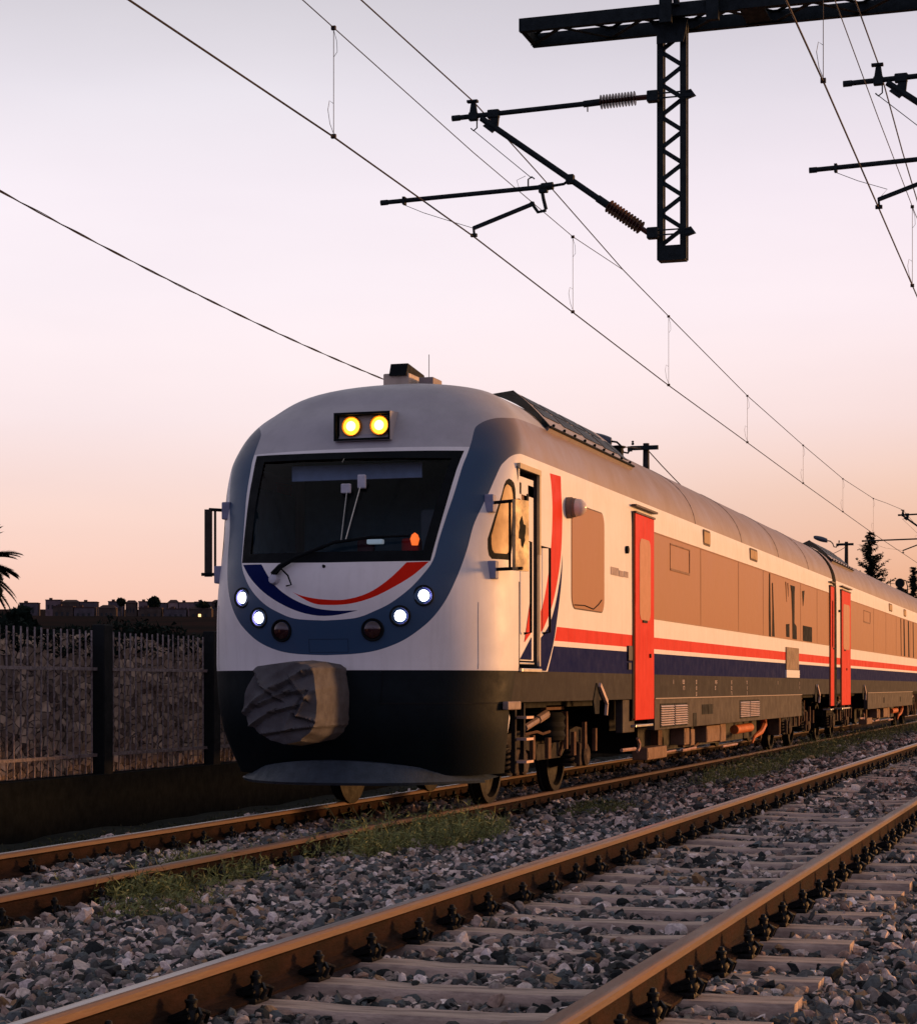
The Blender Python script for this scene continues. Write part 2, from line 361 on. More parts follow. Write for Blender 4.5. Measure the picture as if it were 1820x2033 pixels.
# rails
RAILTOP = bpy.data.materials.new('polished_rail'); RAILTOP.use_nodes = True; t = RAILTOP.node_tree; b = t.nodes['Principled BSDF']
co = t.nodes.new('ShaderNodeTexCoord'); mp = t.nodes.new('ShaderNodeMapping'); mp.inputs['Scale'].default_value = (60, .35, 60); t.links.new(co.outputs['Object'], mp.inputs[0])
n_ = t.nodes.new('ShaderNodeTexNoise'); n_.inputs['Scale'].default_value = 1; n_.inputs['Detail'].default_value = 6; t.links.new(mp.outputs[0], n_.inputs['Vector'])
t.links.new(ramp(t, [(.35, (.26, .24, .25)), (.65, (.17, .12, .10))], n_.outputs['Fac']), b.inputs['Base Color'])
b.inputs['Metallic'].default_value = .75; b.inputs['Roughness'].default_value = .34
RUSTR = mat('rusty_rail_side', (.018, .011, .008), .85, spec=.04, metal=.05, var=.3, vscale=12, bump=.35, bscale=70, dark=(.055, .028, .02), stretch=(1, .3, 1))
RUSTH = mat('rusty_rail_head', (.125, .080, .058), .5, metal=.15, var=.18, vscale=10, bump=.1, bscale=80, dark=(.16, .07, .04), stretch=(1, .15, 1))
RP = [(-.075, -.172), (-.075, -.160), (-.024, -.145), (-.009, -.13), (-.008, -.052), (-.016, -.045), (-.036, -.036), (-.036, -.012), (-.030, -.003), (-.022, 0)]
def rail(x, z, label, m_top):
    pr = RP + [(-a, b_) for a, b_ in RP[::-1]]
    n = len(pr); mb = MB(); yy = [1.0] + list(range(4, 100, 8)) + [140, 200]
    vs = [(x + a, y, z + b_) for y in yy for a, b_ in pr]; fs = []; ms = []
    for i in range(len(yy) - 1):
        for k in range(n):
            k2 = (k + 1) % n; fs.append((i * n + k, (i + 1) * n + k, (i + 1) * n + k2, i * n + k2))
            ms.append(1 if k == 9 else (2 if k in (6, 7, 8, 10, 11, 12) else 0))
    mb.v = vs; mb.f = fs + [tuple(range(n)), tuple((len(yy) - 1) * n + k for k in range(n - 1, -1, -1))]; mb.m = ms + [0, 0]
    o = mb.build('rail', [RUSTR, m_top, RUSTH], loc=(x, 1, z - .17))
    return tag(o, label, 'rail', 'running rails')
rail(TX - .7525, 0, 'rail of the empty near track, the one closer to the train', RAILTOP)
rail(TX + .7525, 0, 'rail at the bottom right, farther from the train, crossing the picture corner', RUSTH)
rail(CX - .7525, RZ, 'farther rail of the track the train stands on, mostly in its shadow', RAILTOP)
rail(CX + .7525, RZ, 'nearer rail of the track the train stands on, half hidden by weeds', RUSTH)

CONC = mat('weathered_sleeper', (.56, .42, .34), .85, var=.3, vscale=7, bump=.5, bscale=35, dark=(.13, .095, .085), stretch=(.5, 3, 1))
CLIP = mat('black_rail_clip', (.008, .008, .008), .5, metal=.3, var=.2, vscale=20, bump=.2)
def sleeper(label, group):
    e = empty('sleeper', (0, 0, 0), label, 'sleeper', group)
    b = MB(); prof = [(-1.25, .115, -.17), (-.95, .12, -.172), (-.5, .11, -.172), (-.3, .10, -.180), (.3, .10, -.180), (.5, .11, -.172), (.95, .12, -.172), (1.25, .115, -.17)]
    vs = []
    for x, hw, zt in prof: vs += [(x, -hw, -.36), (x, -hw * .86, zt - .012), (x, -hw * .8, zt), (x, hw * .8, zt), (x, hw * .86, zt - .012), (x, hw, -.36)]
    fs = [(i * 6 + k, i * 6 + (k + 1) % 6, (i + 1) * 6 + (k + 1) % 6, (i + 1) * 6 + k) for i in range(len(prof) - 1) for k in range(6)]
    fs += [(5, 4, 3, 2, 1, 0), tuple((len(prof) - 1) * 6 + k for k in range(6))]
    b.add(vs, fs).build('beam', CONC, e)
    for rx in (-.7525, .7525):
        for sd_ in (-1, 1):
            c = MB(); x = rx + sd_ * .075
            c.box(x - .03, x + .045 * 1 if sd_ > 0 else x + .03, -.065, .065, -.172, -.150, bev=.004)
            c.lathe((x + sd_ * .018, 0, -.15), (0, 0, 1), [(0, .034), (.018, .036), (.03, .029), (.046, .026), (.048, .020), (.066, .019), (.068, .023), (.077, .023), (.082, .014), (.092, .012), (.096, .007)], 10)
            c.bar((x - sd_ * .045, -.045, -.142), (x + sd_ * .03, -.045, -.125), .022, .016); c.bar((x - sd_ * .045, .045, -.142), (x + sd_ * .03, .045, -.125), .022, .016)
            c.bar((x - sd_ * .05, 0, -.135), (x + sd_ * .02, 0, -.105), .075, .016)
            c.tube([(x + sd_ * .055, -.035, -.155), (x + sd_ * .07, -.03, -.12), (x + sd_ * .045, 0, -.105), (x + sd_ * .07, .03, -.12), (x + sd_ * .055, .035, -.155)], .009, 6)
            c.build('rail_clip', CLIP, e, smooth=True)
    return e
s0 = sleeper('pale weathered sleeper under the rails of the empty near track', 'sleepers of the near track')
ORD = 'first second third fourth fifth sixth seventh eighth ninth tenth eleventh twelfth thirteenth fourteenth fifteenth sixteenth seventeenth eighteenth nineteenth twentieth'.split()
for i in range(4, 66):
    o = s0 if i == 4 else copy_tree(s0)
    o['label'] = ('%s sleeper of the near track counted up from the bottom edge of the picture' % ORD[i - 4]) if i < 24 else 'far pale sleeper of the near track, beyond the twentieth from the bottom edge'
    o.location = (TX + R.uniform(-.02, .02), SY0 + SLP * i, 0); o.rotation_euler = (R.uniform(-.006, .006), R.uniform(-.004, .004), R.uniform(-.012, .012))
s1 = copy_tree(s0); s1['label'] = 'sleeper buried in gravel under the track the train stands on'; s1['group'] = 'sleepers of the train track'
for i in range(68):
    o = s1 if i == 0 else copy_tree(s1)
    o.location = (CX, 10.2 + SLP * i, RZ); o.rotation_euler = (0, 0, R.uniform(-.01, .01))
# ---------------------------------------------------------------- the train
HS, HT, ZB, NP_, YJ = 3.30, 4.364, .30, 2.217, 21.5
def hermite(z, pts):
    zs = np.array([p[0] for p in pts]); vs = np.array([p[1] for p in pts]); m = np.gradient(vs, zs)
    z = np.clip(z, zs[0], zs[-1]); i = np.clip(np.searchsorted(zs, z) - 1, 0, len(zs) - 2); h = zs[i + 1] - zs[i]; t = (z - zs[i]) / h
    return (2*t**3-3*t**2+1)*vs[i] + (t**3-2*t**2+t)*h*m[i] + (-2*t**3+3*t**2)*vs[i+1] + (t**3-t**2)*h*m[i+1]
YF = [(.3, 17.778), (.8, 17.469), (1.4, 17.444), (2.2, 17.403), (3., 17.801), (3.5, 18.170), (3.9, 18.510), (4.2, 19.083), (4.364, 20.084)]
DD = [(.3, 1.072), (1.4, 1.142), (2.4, 1.292), (3.4, .708), (4.364, .868)]
def zr_of(v): return np.where(v < 1, ZB + (HS - ZB) * v, HS + (HT - HS) * np.sin(np.clip(v - 1, 0, 1) * pi / 2))
def v_of(zr): return (zr - ZB) / (HS - ZB) if zr < HS else 1 + math.asin(min(1, (zr - HS) / (HT - HS))) * 2 / pi
def wid(v):
    t = np.clip(v - 1, 0, 1); zz = np.sin(t * pi / 2)
    return np.where(v < 1, np.interp(zr_of(v), [.3, 3., 3.3], [1.5, 1.5, 1.49]), 1.49 * np.maximum(1 - zz ** 2.161, 0) ** (1 / 2.103))
def surf(u, v, off=0.0):
    u = np.asarray(u, float); v = np.asarray(v, float); z = zr_of(v); w_ = wid(v)
    yf = hermite(z, YF); d = hermite(z, DD); na = np.interp(z, [.3, .8, 1.2, 1.4, 5], [.17, .0765, .02, 0, 0])
    au = np.abs(u); th = np.clip(au, 0, 1) * pi / 2; sx_ = np.sin(th) ** (2 / NP_); cy = np.cos(th) ** (2 / NP_); y0 = yf + d
    x = np.where(au < 1, (w_ - na) * sx_, w_ - na + na * np.clip(au - 1, 0, 1))
    y = np.where(au < 1, yf + d * (1 - cy), y0 + (au - 1) * (YJ - y0)); y = np.where(au > 2, YJ + au - 2, y)
    P = np.stack([np.sign(u) * x, y, z], -1)        # x from the car's centre line, y along the track, z above the rail
    if off:
        e = 2e-3
        a = surf(u + e, v) - surf(u - e, v); b = surf(u, np.minimum(v + e, 1.999)) - surf(u, v - e)
        n = np.cross(a, b); n /= np.linalg.norm(n, axis=-1)[..., None] + 1e-12
        P = P + n * off
    return P
def nrm(u, v):
    e = 2e-3; v = np.clip(v, .003, 1.985); u = np.where(np.abs(u) < 4e-3, 4e-3, u)
    a = surf(u + e, v) - surf(u - e, v); b = surf(u, v + e) - surf(u, v - e); n = np.cross(a, b); return n / (np.linalg.norm(n, axis=-1)[..., None] + 1e-12)
def sp(u, v, off=0.0):
    p = surf(np.array(float(u)), np.array(float(v))); n = nrm(np.array(float(u)), np.array(float(v)))
    return Vector(p + n * off), Vector(n)
def smooth_line(p, n=5):
    # Catmull-Rom through outline points
    out = []
    for i in range(len(p) - 1):
        a = p[max(i - 1, 0)]; b = p[i]; c = p[i + 1]; d = p[min(i + 2, len(p) - 1)]
        for k in range(n):
            t = k / n
            out.append(tuple(.5 * ((2 * b[j]) + (-a[j] + c[j]) * t + (2 * a[j] - 5 * b[j] + 4 * c[j] - d[j]) * t * t + (-a[j] + 3 * b[j] - 3 * c[j] + d[j]) * t ** 3) for j in (0, 1)))
    out.append(p[-1]); return out
VW = v_of(3.435)       # line between white side and grey roof
outR = [(0, .396), (.101, .400), (.187, .411), (.278, .436), (.354, .470), (.424, .512), (.487, .570), (.536, .643), (.570, .720), (.593, .798), (.629, .855), (.670, .906), (.710, .957), (.753, 1.004), (.83, 1.056), (.94, VW - .003), (1.05, VW)]
innR = [(0, .502), (.107, .509), (.184, .531), (.246, .555), (.318, .596), (.371, .639), (.412, .686), (.428, .752), (.449, .830), (.474, .916), (.502, 1.036), (.515, 1.105), (.542, 1.213), (.584, 1.255), (.656, 1.287), (.748, 1.307), (.899, 1.320), (1.092, 1.342), (1.313, 1.353), (1.47, 1.358)]
o1 = smooth_line(outR); i1 = smooth_line(innR)
mir = lambda L: [(-a, b) for a, b in L]
band = o1 + [(2.0, VW), (2.0, 1.97), (1.75, 1.97), (1.75, 1.36)] + i1[::-1] + mir(i1)[1:] + [(-1.75, 1.36), (-1.75, 1.97), (-2.0, 1.97), (-2.0, VW)] + mir(o1)[::-1][:-1]
dome = [(-1.75, 1.36)] + mir(i1)[::-1][0:0]
wind = [(-.486, 1.09), (-.25, 1.083), (.0, 1.078), (.25, 1.076), (.486, 1.076), (.442, .88), (.401, .684), (.2, .681), (0, .680), (-.2, .683), (-.411, .689), (-.446, .88)]
glass = [(-.41, 1.045), (-.2, 1.041), (.0, 1.038), (.2, 1.033), (.428, 1.028), (.392, .87), (.362, .716), (.1, .714), (-.1, .714), (-.358, .716), (-.385, .87)]
blue = smooth_line([(-.401, .683), (-.331, .635), (-.235, .584), (-.129, .542), (-.042, .520), (.028, .517), (.117, .532)]) + smooth_line([(.117, .532), (.029, .532), (-.041, .544), (-.129, .576), (-.204, .618), (-.279, .681)])[1:]
red = smooth_line([(.395, .682), (.333, .64), (.263, .606), (.176, .572), (.092, .553), (.014, .549), (-.041, .557), (-.115, .591)]) + smooth_line([(-.115, .591), (-.074, .578), (.002, .566), (.076, .566), (.159, .586), (.235, .627), (.300, .679)])[1:]
sred = smooth_line([(1.382, 1.032), (1.416, .954), (1.413, .866), (1.383, .758), (1.347, .66), (1.300, .575), (1.214, .502), (1.086, .436)]) + smooth_line([(1.086, .436), (1.276, .478), (1.334, .504), (1.434, .582), (1.496, .674), (1.537, .767), (1.559, .876), (1.554, .966), (1.544, 1.039)])[1:]
sblue = [(1.02, .352)] + smooth_line([(1.02, .36), (1.08, .395), (1.155, .43), (1.252, .450), (1.386, .505), (1.465, .575), (1.526, .676), (1.556, .76)]) + smooth_line([(1.556, .76), (1.55, .677), (1.523, .585), (1.474, .476), (1.433, .42), (1.365, .352)])[1:]
zv = v_of
sstr_r = [(1.497, zv(1.81)), (2.0, zv(1.81)), (2.0, zv(1.665)), (1.468, zv(1.665))]
sstr_b = [(1.456, zv(1.61)), (2.0, zv(1.61)), (2.0, zv(1.35)), (1.385, zv(1.35))]
rad = lambda L: L
cabwin_o = [(.801, .949), (.83, .957), (.862, .953), (.893, .945), (.912, .925), (.917, .875), (.893, .78), (.868, .705), (.85, .698), (.721, .697), (.70, .708), (.689, .729), (.684, .759), (.72, .83), (.764, .899), (.785, .935)]
cwc = (sum(p[0] for p in cabwin_o) / len(cabwin_o), sum(p[1] for p in cabwin_o) / len(cabwin_o))
cabwin_i = [(cwc[0] + (a - cwc[0]) * .80, cwc[1] + (b - cwc[1]) * .86) for a, b in cabwin_o]
def ublk(y, zr):       # u on the flat side for a given y
    z = zr; return 1 + (y - float(hermite(np.array(z), YF) + hermite(np.array(z), DD))) / (YJ - float(hermite(np.array(z), YF) + hermite(np.array(z), DD)))
dz = [1.36, 1.7, 2.0, 2.3, 2.6, 2.9, 3.2, 3.295]
door = [(ublk(18.66, z), zv(z)) for z in dz] + [(ublk(19.36, z), zv(z)) for z in dz[::-1]]
lowfront = [(-.985, .0), (.985, .0), (.985, zv(1.35)), (-.985, zv(1.35))]
skirt = [(-2.0, zv(1.05)), (2.0, zv(1.05)), (2.0, zv(1.35)), (-2, zv(1.35))]
zl = [.3, .5, .7, .9, 1.05]
cutLow = [(-2, 0), (2, 0), (2, zv(.37)), (-2, zv(.37))]
cutR = [(ublk(18.36, z) if z > .9 else 1.0 - (.9 - z) * .10, zv(z)) for z in zl] + [(2.0, zv(1.05)), (2.0, 0)]
cutR[0] = (cutR[0][0], 0.0)
cutL = mir(cutR)[::-1]
regions = [('white', [(-2, 0), (2, 0), (2, 1.97), (-2, 1.97)]), ('dome', [(-1.76, 1.10), (1.76, 1.10), (1.76, 1.97), (-1.76, 1.97)]), ('band', band), ('sred', sred), ('sblue', sblue), ('sredL', mir(sred)[::-1]), ('sblueL', mir(sblue)[::-1]),
           ('rs', sstr_r), ('bs', sstr_b), ('rsL', mir(sstr_r)[::-1]), ('bsL', mir(sstr_b)[::-1]),
           ('skirt', skirt), ('low', lowfront), ('wind', wind), ('glass', glass), ('blue', blue), ('red', red),
           ('cwo', cabwin_o), ('cwi', cabwin_i), ('cwoL', mir(cabwin_o)[::-1]), ('door', door), ('cutR', cutR), ('cutL', cutL), ('cutLow', cutLow)]
def ccw(L):
    a = sum(L[i][0] * L[(i + 1) % len(L)][1] - L[(i + 1) % len(L)][0] * L[i][1] for i in range(len(L)))
    return L if a > 0 else L[::-1]
def dedup(L): return [p for i, p in enumerate(L) if math.hypot(p[0] - L[i - 1][0], p[1] - L[i - 1][1]) > 1e-5]
def dens(L, st=.045):
    out = []
    for i, p in enumerate(L):
        q = L[(i + 1) % len(L)]; k = max(1, int(math.hypot(q[0] - p[0], q[1] - p[1]) / st))
        out += [(p[0] + (q[0] - p[0]) * j / k, p[1] + (q[1] - p[1]) * j / k) for j in range(k)]
    return out
regions = [(n, ccw(dens(dedup(L)))) for n, L in regions]
def inside(pt, L):
    x, y = pt; r_ = False; n = len(L)
    for i in range(n):
        x0, y0 = L[i]; x1, y1 = L[i - 1]
        if (y0 > y) != (y1 > y) and x < (x1 - x0) * (y - y0) / (y1 - y0) + x0: r_ = not r_
    return r_
drop = {'glass', 'cwi', 'door', 'cutR', 'cutL', 'cutLow'}
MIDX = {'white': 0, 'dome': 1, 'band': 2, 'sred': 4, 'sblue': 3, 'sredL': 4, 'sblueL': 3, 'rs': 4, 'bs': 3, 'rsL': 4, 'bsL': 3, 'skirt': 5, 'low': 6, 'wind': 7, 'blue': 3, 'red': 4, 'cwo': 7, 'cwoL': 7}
pv = []; fc = []
for n, L in regions:
    fc.append(list(range(len(pv), len(pv) + len(L)))); pv += [Vector((a, b)) for a, b in L]
gu = np.concatenate([-np.linspace(0, 1, 45)[::-1][:-1] ** 1.0, np.linspace(0, 1, 45)]); gu = np.concatenate([[-2, -1.75, -1.5, -1.25], gu, [1.25, 1.5, 1.75, 2]])
gv = np.concatenate([np.linspace(0.012, 1.0, 42), np.linspace(1.02, 1.9, 34), [1.93, 1.955]])
pv += [Vector((a + 1e-4 * math.sin(37 * a + b * 91), b + 1e-4 * math.sin(a * 53 + 17 * b))) for a in gu[1:-1] for b in gv[1:]]
pv += [Vector((a, b)) for a in (-2.0, 2.0) for b in [zv(z_) for z_ in (1.2, 1.5, 1.9, 2.3, 2.8, 3.2)] + list(np.linspace(VW, 1.97, 16)[1:-1])]
pv += [Vector((a, b)) for a in gu[1:-1] for b in (0.0, 1.97)]
ov, oe, of, ovo, oeo, ofo = delaunay_2d_cdt(pv, [], fc, 0, 1e-5)
OV = np.array([v[:] for v in ov]); mats_i = []; faces = []
for f, orig in zip(of, ofo):
    c = OV[list(f)].mean(0); nme = None
    for n2, L2 in regions[::-1]:
        if inside(c, L2): nme = n2; break
    if nme is None or nme in drop: continue
    mi = MIDX[nme]
    faces.append(list(f)); mats_i.append(mi)
P3 = surf(OV[:, 0], OV[:, 1])
# band blends from slate to the painted-in sunlit roof tone: one paint, so both use slate near the nose
ROOT = Vector((CX, 17.4, RZ))
car = empty('railcar', ROOT, 'front railcar with slate blue, red and navy nose, lit headlamps and covered coupler', 'train car')
def part(mb, name, m, parent, smooth=False, lab=None, r=ROOT):
    # builder coordinates: x from centre line, y along the track in world metres, z above rail head
    mb.v = [(p[0], p[1] - r.y, p[2]) for p in mb.v]
    o = mb.build(name, m, parent, smooth)
    if lab: o['label'] = lab
    return o
# cab doors and roof crown are in the same painted shell
me = bpy.data.meshes.new('body'); body = bpy.data.objects.new('body', me); COL.objects.link(body); body.parent = car
BV = [(x, y - 17.4, z) for x, y, z in P3]; BN = [tuple(n) for n in nrm(OV[:, 0], np.minimum(OV[:, 1], 1.985))]
BF = [tuple(f) for f in faces]; BM = mats_i[:]
# straight shell behind the nose
rows = [1.05, 1.35, 1.61, 1.665, 1.81, 2.04, 3.12, HS, 3.435]
vr = [zv(z) for z in rows] + list(np.linspace(VW, 1.97, 16)[1:])
def rowmat(i, beige):
    return [5, 3, 0, 4, 0, 9 if beige else 0, 0, 0][i] if i < 8 else 8
def straight(y0, y1, beige, BV, BN, BF, BM, r):
    ys_ = np.linspace(y0, y1, max(2, int((y1 - y0) / 1.2) + 1))
    for sgn in (1, -1):
        o = len(BV)
        for y in ys_:
            for v in vr:
                p = surf(np.array(2.5 * sgn), np.array(v)); n = nrm(np.array(2.5 * sgn), np.array(v)); BV.append((float(p[0]), y - r, float(p[2]))); BN.append(tuple(n))
        k = len(vr)
        for i in range(len(ys_) - 1):
            for j in range(k - 1):
                q = (o + i * k + j, o + (i + 1) * k + j, o + (i + 1) * k + j + 1, o + i * k + j + 1)
                BF.append(q if sgn > 0 else q[::-1]); BM.append(rowmat(j, beige))
        if sgn > 0: first = o
    # ridge strip closing the crown
    k = len(vr); n = len(ys_)
    for i in range(n - 1):
        a = first + i * k + k - 1; b_ = first + n * k + i * k + k - 1
        BF.append((a, a + k, b_ + k, b_)); BM.append(8)
straight(21.5, 24.72, False, BV, BN, BF, BM, 17.4)
straight(24.72, 42.62, True, BV, BN, BF, BM, 17.4)
# crown strip along the nose top
o = len(BV); cu = np.linspace(0, 2, 30)
for s_ in (1, -1):
    for u_ in cu:
        p = surf(np.array(max(u_, 1e-3) * s_), np.array(1.97)); BV.append((float(p[0]), float(p[1]) - 17.4, float(p[2]))); BN.append((0, 0, 1))
for i in range(29):
    BF.append((o + i, o + i + 1, o + 31 + i, o + 30 + i)); BM.append(1 if cu[i] < 1.7 else 8)
me.from_pydata(BV, [], BF)
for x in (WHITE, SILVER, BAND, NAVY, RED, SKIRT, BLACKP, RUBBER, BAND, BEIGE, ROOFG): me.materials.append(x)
# painted sunlit tone on the straight roof; slate near the nose corner
BM = [(10 if m_ == 8 else m_) for m_ in BM]
me.polygons.foreach_set('material_index', BM); me.polygons.foreach_set('use_smooth', [True] * len(BF))
# consistent outward winding
def orient(me, N):
    co_ = np.array([v.co[:] for v in me.vertices]); bm = bmesh.new(); bm.from_mesh(me); bm.verts.ensure_lookup_table()
    for f in bm.faces:
        f.normal_update(); n = sum((Vector(N[v.index]) for v in f.verts), Vector())
        if f.normal.dot(n) < 0: f.normal_flip()
    bm.to_mesh(me); bm.free()
orient(me, BN); me.normals_split_custom_set_from_vertices([tuple(n) for n in BN]); me.update()
body['label'] = 'painted shell with white sides, sunlit slate roof, navy and red stripes'

# glass
GL = bpy.data.materials.new('cab_glass'); GL.use_nodes = True; t = GL.node_tree; t.nodes.clear()
tr = t.nodes.new('ShaderNodeBsdfTransparent'); tr.inputs[0].default_value = (.70, .82, .86, 1)
gl = t.nodes.new('ShaderNodeBsdfGlossy'); gl.inputs['Roughness'].default_value = .03
fr_ = t.nodes.new('ShaderNodeFresnel'); fr_.inputs[0].default_value = 1.25; mx = t.nodes.new('ShaderNodeMixShader')
t.links.new(fr_.outputs[0], mx.inputs[0]); t.links.new(tr.outputs[0], mx.inputs[1]); t.links.new(gl.outputs[0], mx.inputs[2])
om = t.nodes.new('ShaderNodeOutputMaterial'); t.links.new(mx.outputs[0], om.inputs[0])
def patch(poly, off, step=.06):
    xs_ = [p[0] for p in poly]; ys_ = [p[1] for p in poly]
    pts = [Vector(p) for p in poly] + [Vector((a, b)) for a in np.arange(min(xs_), max(xs_), step) for b in np.arange(min(ys_), max(ys_), step)]
    ov, _, of, _, _, ofo = delaunay_2d_cdt(pts, [], [], 0, 1e-5)
    a = np.array([v[:] for v in ov]); p = surf(a[:, 0], a[:, 1]) + nrm(a[:, 0], a[:, 1]) * off
    mb = MB(); mb.v = [tuple(x) for x in p]; mb.f = [tuple(f) for f in of if inside(a[list(f)].mean(0), poly)]; mb.m = [0] * len(mb.f); return mb
part(patch(glass, -.012), 'windscreen', GL, car, True)
part(patch(cabwin_i, -.008), 'cab_side_window', mat('tan_side_glass', (.60, .36, .15), .45, var=.2, vscale=5, spec=.2, dark=(.28, .15, .07)), car, True)
# cab interior
CABI = mat('cab_lining', (.09, .16, .20), .8, var=.2); CABD = mat('cab_dark', (.02, .028, .035), .8)
c = MB(); c.box(-1.2, 1.2, 19.9, 19.95, 1.9, 3.55); part(c, 'cab_rear_wall', CABI, car)
c = MB(); c.box(-1.35, -1.3, 18.9, 19.9, 2.0, 3.2); part(c, 'cab_side_lining', CABI, car)
c = MB(); c.box(-1.2, 1.15, 18.0, 18.75, 2.28, 2.36, bev=.02); c.box(-1.2, 1.15, 18.35, 18.8, 2.36, 2.44, bev=.02); part(c, 'driver_console', CABD, car)
c = MB(); c.box(-.74, .60, 18.42, 18.44, 3.20, 3.35, bev=.006); part(c, 'sun_blind', mat('lilac_blind', (.55, .58, .80), .8, var=.15), car)
c = MB(); c.box(.38, .66, 19.0, 19.15, 2.35, 2.95, bev=.04); c.box(.36, .68, 18.95, 19.3, 2.3, 2.42, bev=.03); part(c, 'driver_seat', mat('grey_seat', (.12, .14, .16), .85), car)
c = MB(); c.box(.32, .50, 18.6, 18.75, 2.46, 2.64, bev=.03); part(c, 'red_cloth', mat('dull_red_cloth', (.25, .02, .02), .9), car)
c = MB(); c.lathe((.50, 18.5, 2.56), (0, 0, 1), [(0, .03), (.06, .045), (.10, .03), (.12, .004)], 10); part(c, 'cab_lamp', mat('orange_cab_light', (.9, .2, .05), .4, emit=(1, .13, .02), estr=1.6), car, True)
c = MB(); c.box(.06, .22, 18.35, 18.42, 2.57, 2.615, bev=.01); part(c, 'desk_display', mat('pale_display', (.6, .62, .66), .5, emit=(.7, .75, .85), estr=.25), car)
c = MB(); c.box(-.40, -.22, 19.3, 19.4, 2.35, 2.7, bev=.04); part(c, 'assistant_seat', mat('wine_seat', (.12, .03, .04), .85), car)
# windscreen wiper: bracket, twin arms, blade
w0, n0 = sp(-.155, .672, .05); w1, n1 = sp(.02, .735, .05); w2, _ = sp(.30, .755, .045)
c = MB(); p0, _ = sp(-.20, .645, .03); c.tube([p0, sp(-.165, .665, .05)[0], sp(-.10, .69, .06)[0], w1, sp(.15, .748, .06)[0], w2], [.03, .028, .020, .016, .014, .010], 8)
wp = part(c, 'wiper_arm', RUBBER, car, True)
c = MB(); a0, _ = sp(.040, .740, .035); a1, _ = sp(.022, .905, .03); b0, _ = sp(.055, .742, .035); b1, _ = sp(.066, .915, .03)
c.tube([a0, a1], .005, 6); c.tube([b0, b1], .005, 6)
part(c, 'wiper_link', CHROME, car, True)
c = MB(); q0, _ = sp(.020, .912, .03); q1, _ = sp(.066, .932, .03)
c.box(q0.x - .055, q0.x + .04, q0.y - .02, q0.y + .02, q0.z - .045, q0.z + .045, bev=.01); part(c, 'wiper_joint_box', mat('pale_box', (.5, .5, .58), .5, var=.2), car)
c = MB(); c.box(q1.x - .035, q1.x + .045, q1.y - .02, q1.y + .02, q1.z - .06, q1.z + .07, bev=.01)
part(c, 'wiper_joint_box', mat('pale_box', (.5, .5, .58), .5, var=.2), car)
c = MB(); f0, nf = sp(-.195, .63, .0); c.lathe(f0, nf, [(0, .05), (.05, .045), (.06, .02)], 12); part(c, 'wiper_pivot', mat('pale_box', (.5, .5, .58)), car, True)
c = MB(); c.tube([sp(-.19, .642, .05)[0], sp(-.15, .655, .09)[0], sp(-.12, .635, .08)[0], sp(-.11, .61, .05)[0], sp(-.135, .608, .03)[0]], .008, 6); part(c, 'washer_hose', RUBBER, car, True)
c = MB(); f0, nf = sp(-.005, .668, 0); c.lathe(f0, nf, [(0, .016), (.02, .012)], 8); part(c, 'wiper_bolt', RUBBER, car)

# headlamps in the band: four lit, two dark red
for u_, v_, lit in ((-.382, .578, 1), (-.278, .514, 1), (-.166, .473, 0), (.170, .473, 0), (.281, .515, 1), (.381, .577, 1)):
    p, n = sp(u_, v_); n = (n * .55 + Vector((0, -1, 0)) * .45).normalized()
    c = MB(); Rr = .092 if lit else .100
    c.lathe(p, n, [(-.05, Rr * 1.06), (.012, Rr * 1.06), (.018, Rr), (.014, Rr * .86), (-.01, Rr * .76), (-.03, Rr * .70)], 32)
    h = part(c, 'headlight' if lit else 'tail_light', [RUBBER], car, True)
    c = MB()
    if lit: c.lathe(p, n, [(-.028, .052), (.004, .052), (.012, .044), (.018, .028), (.020, .004)], 24)
    else: c.lathe(p, n, [(-.028, .078), (.012, .078), (.026, .06), (.034, .03), (.036, .004)], 24)
    part(c, 'lens', LED if lit else LENS, h, True)
    if lit:
        c = MB(); c.lathe(p, n, [(-.027, .070), (.0, .076), (.003, .074), (-.02, .062)], 24); part(c, 'reflector', mat('blue_reflector', (.10, .09, .35), .3, metal=.6, spec=.5), h, True)

# top lamp fairing
pf, _ = sp(.03, 1.145); yf_ = pf.y - .05; zf0 = 3.545; zf1 = 3.815; fx = .085
c = MB(); hw = .285
A = [(fx - hw, yf_, zf0), (fx + hw, yf_, zf0), (fx + hw, yf_, zf1), (fx - hw, yf_, zf1)]
B = [(fx - hw * 1.0, yf_ + .5, zf0), (fx + hw * 1.0, yf_ + .5, zf0), (fx + hw * .92, yf_ + .42, zf1 + .035), (fx - hw * .92, yf_ + .42, zf1 + .035)]
C_ = [(fx - hw * .6, yf_ + 1.8, 3.9), (fx + hw * .6, yf_ + 1.8, 3.9), (fx + hw * .6, yf_ + 1.8, 4.30), (fx - hw * .6, yf_ + 1.8, 4.30)]
fr0 = .022
A2 = [(fx - hw + fr0, yf_, zf0 + fr0), (fx + hw - fr0, yf_, zf0 + fr0), (fx + hw - fr0, yf_, zf1 - fr0), (fx - hw + fr0, yf_, zf1 - fr0)]
A3 = [(x, y + .10, z) for x, y, z in A2]
vs = A + A2 + A3 + B + C_
def ringf(a, b): return [(a + i, a + (i + 1) % 4, b + (i + 1) % 4, b + i) for i in range(4)]
c.add(vs, ringf(0, 4)); c.m = [1] * 4
c.add([], []); c.f += ringf(4, 8) + [(8, 9, 10, 11)]; c.m += [1] * 4 + [2]
c.f += ringf(0, 12) + ringf(12, 16); c.m += [0] * 8
fair = part(c, 'top_lamp_housing', [SILVER, RUBBER, mat('lamp_tray', (.62, .55, .50), .5, var=.1)], car)
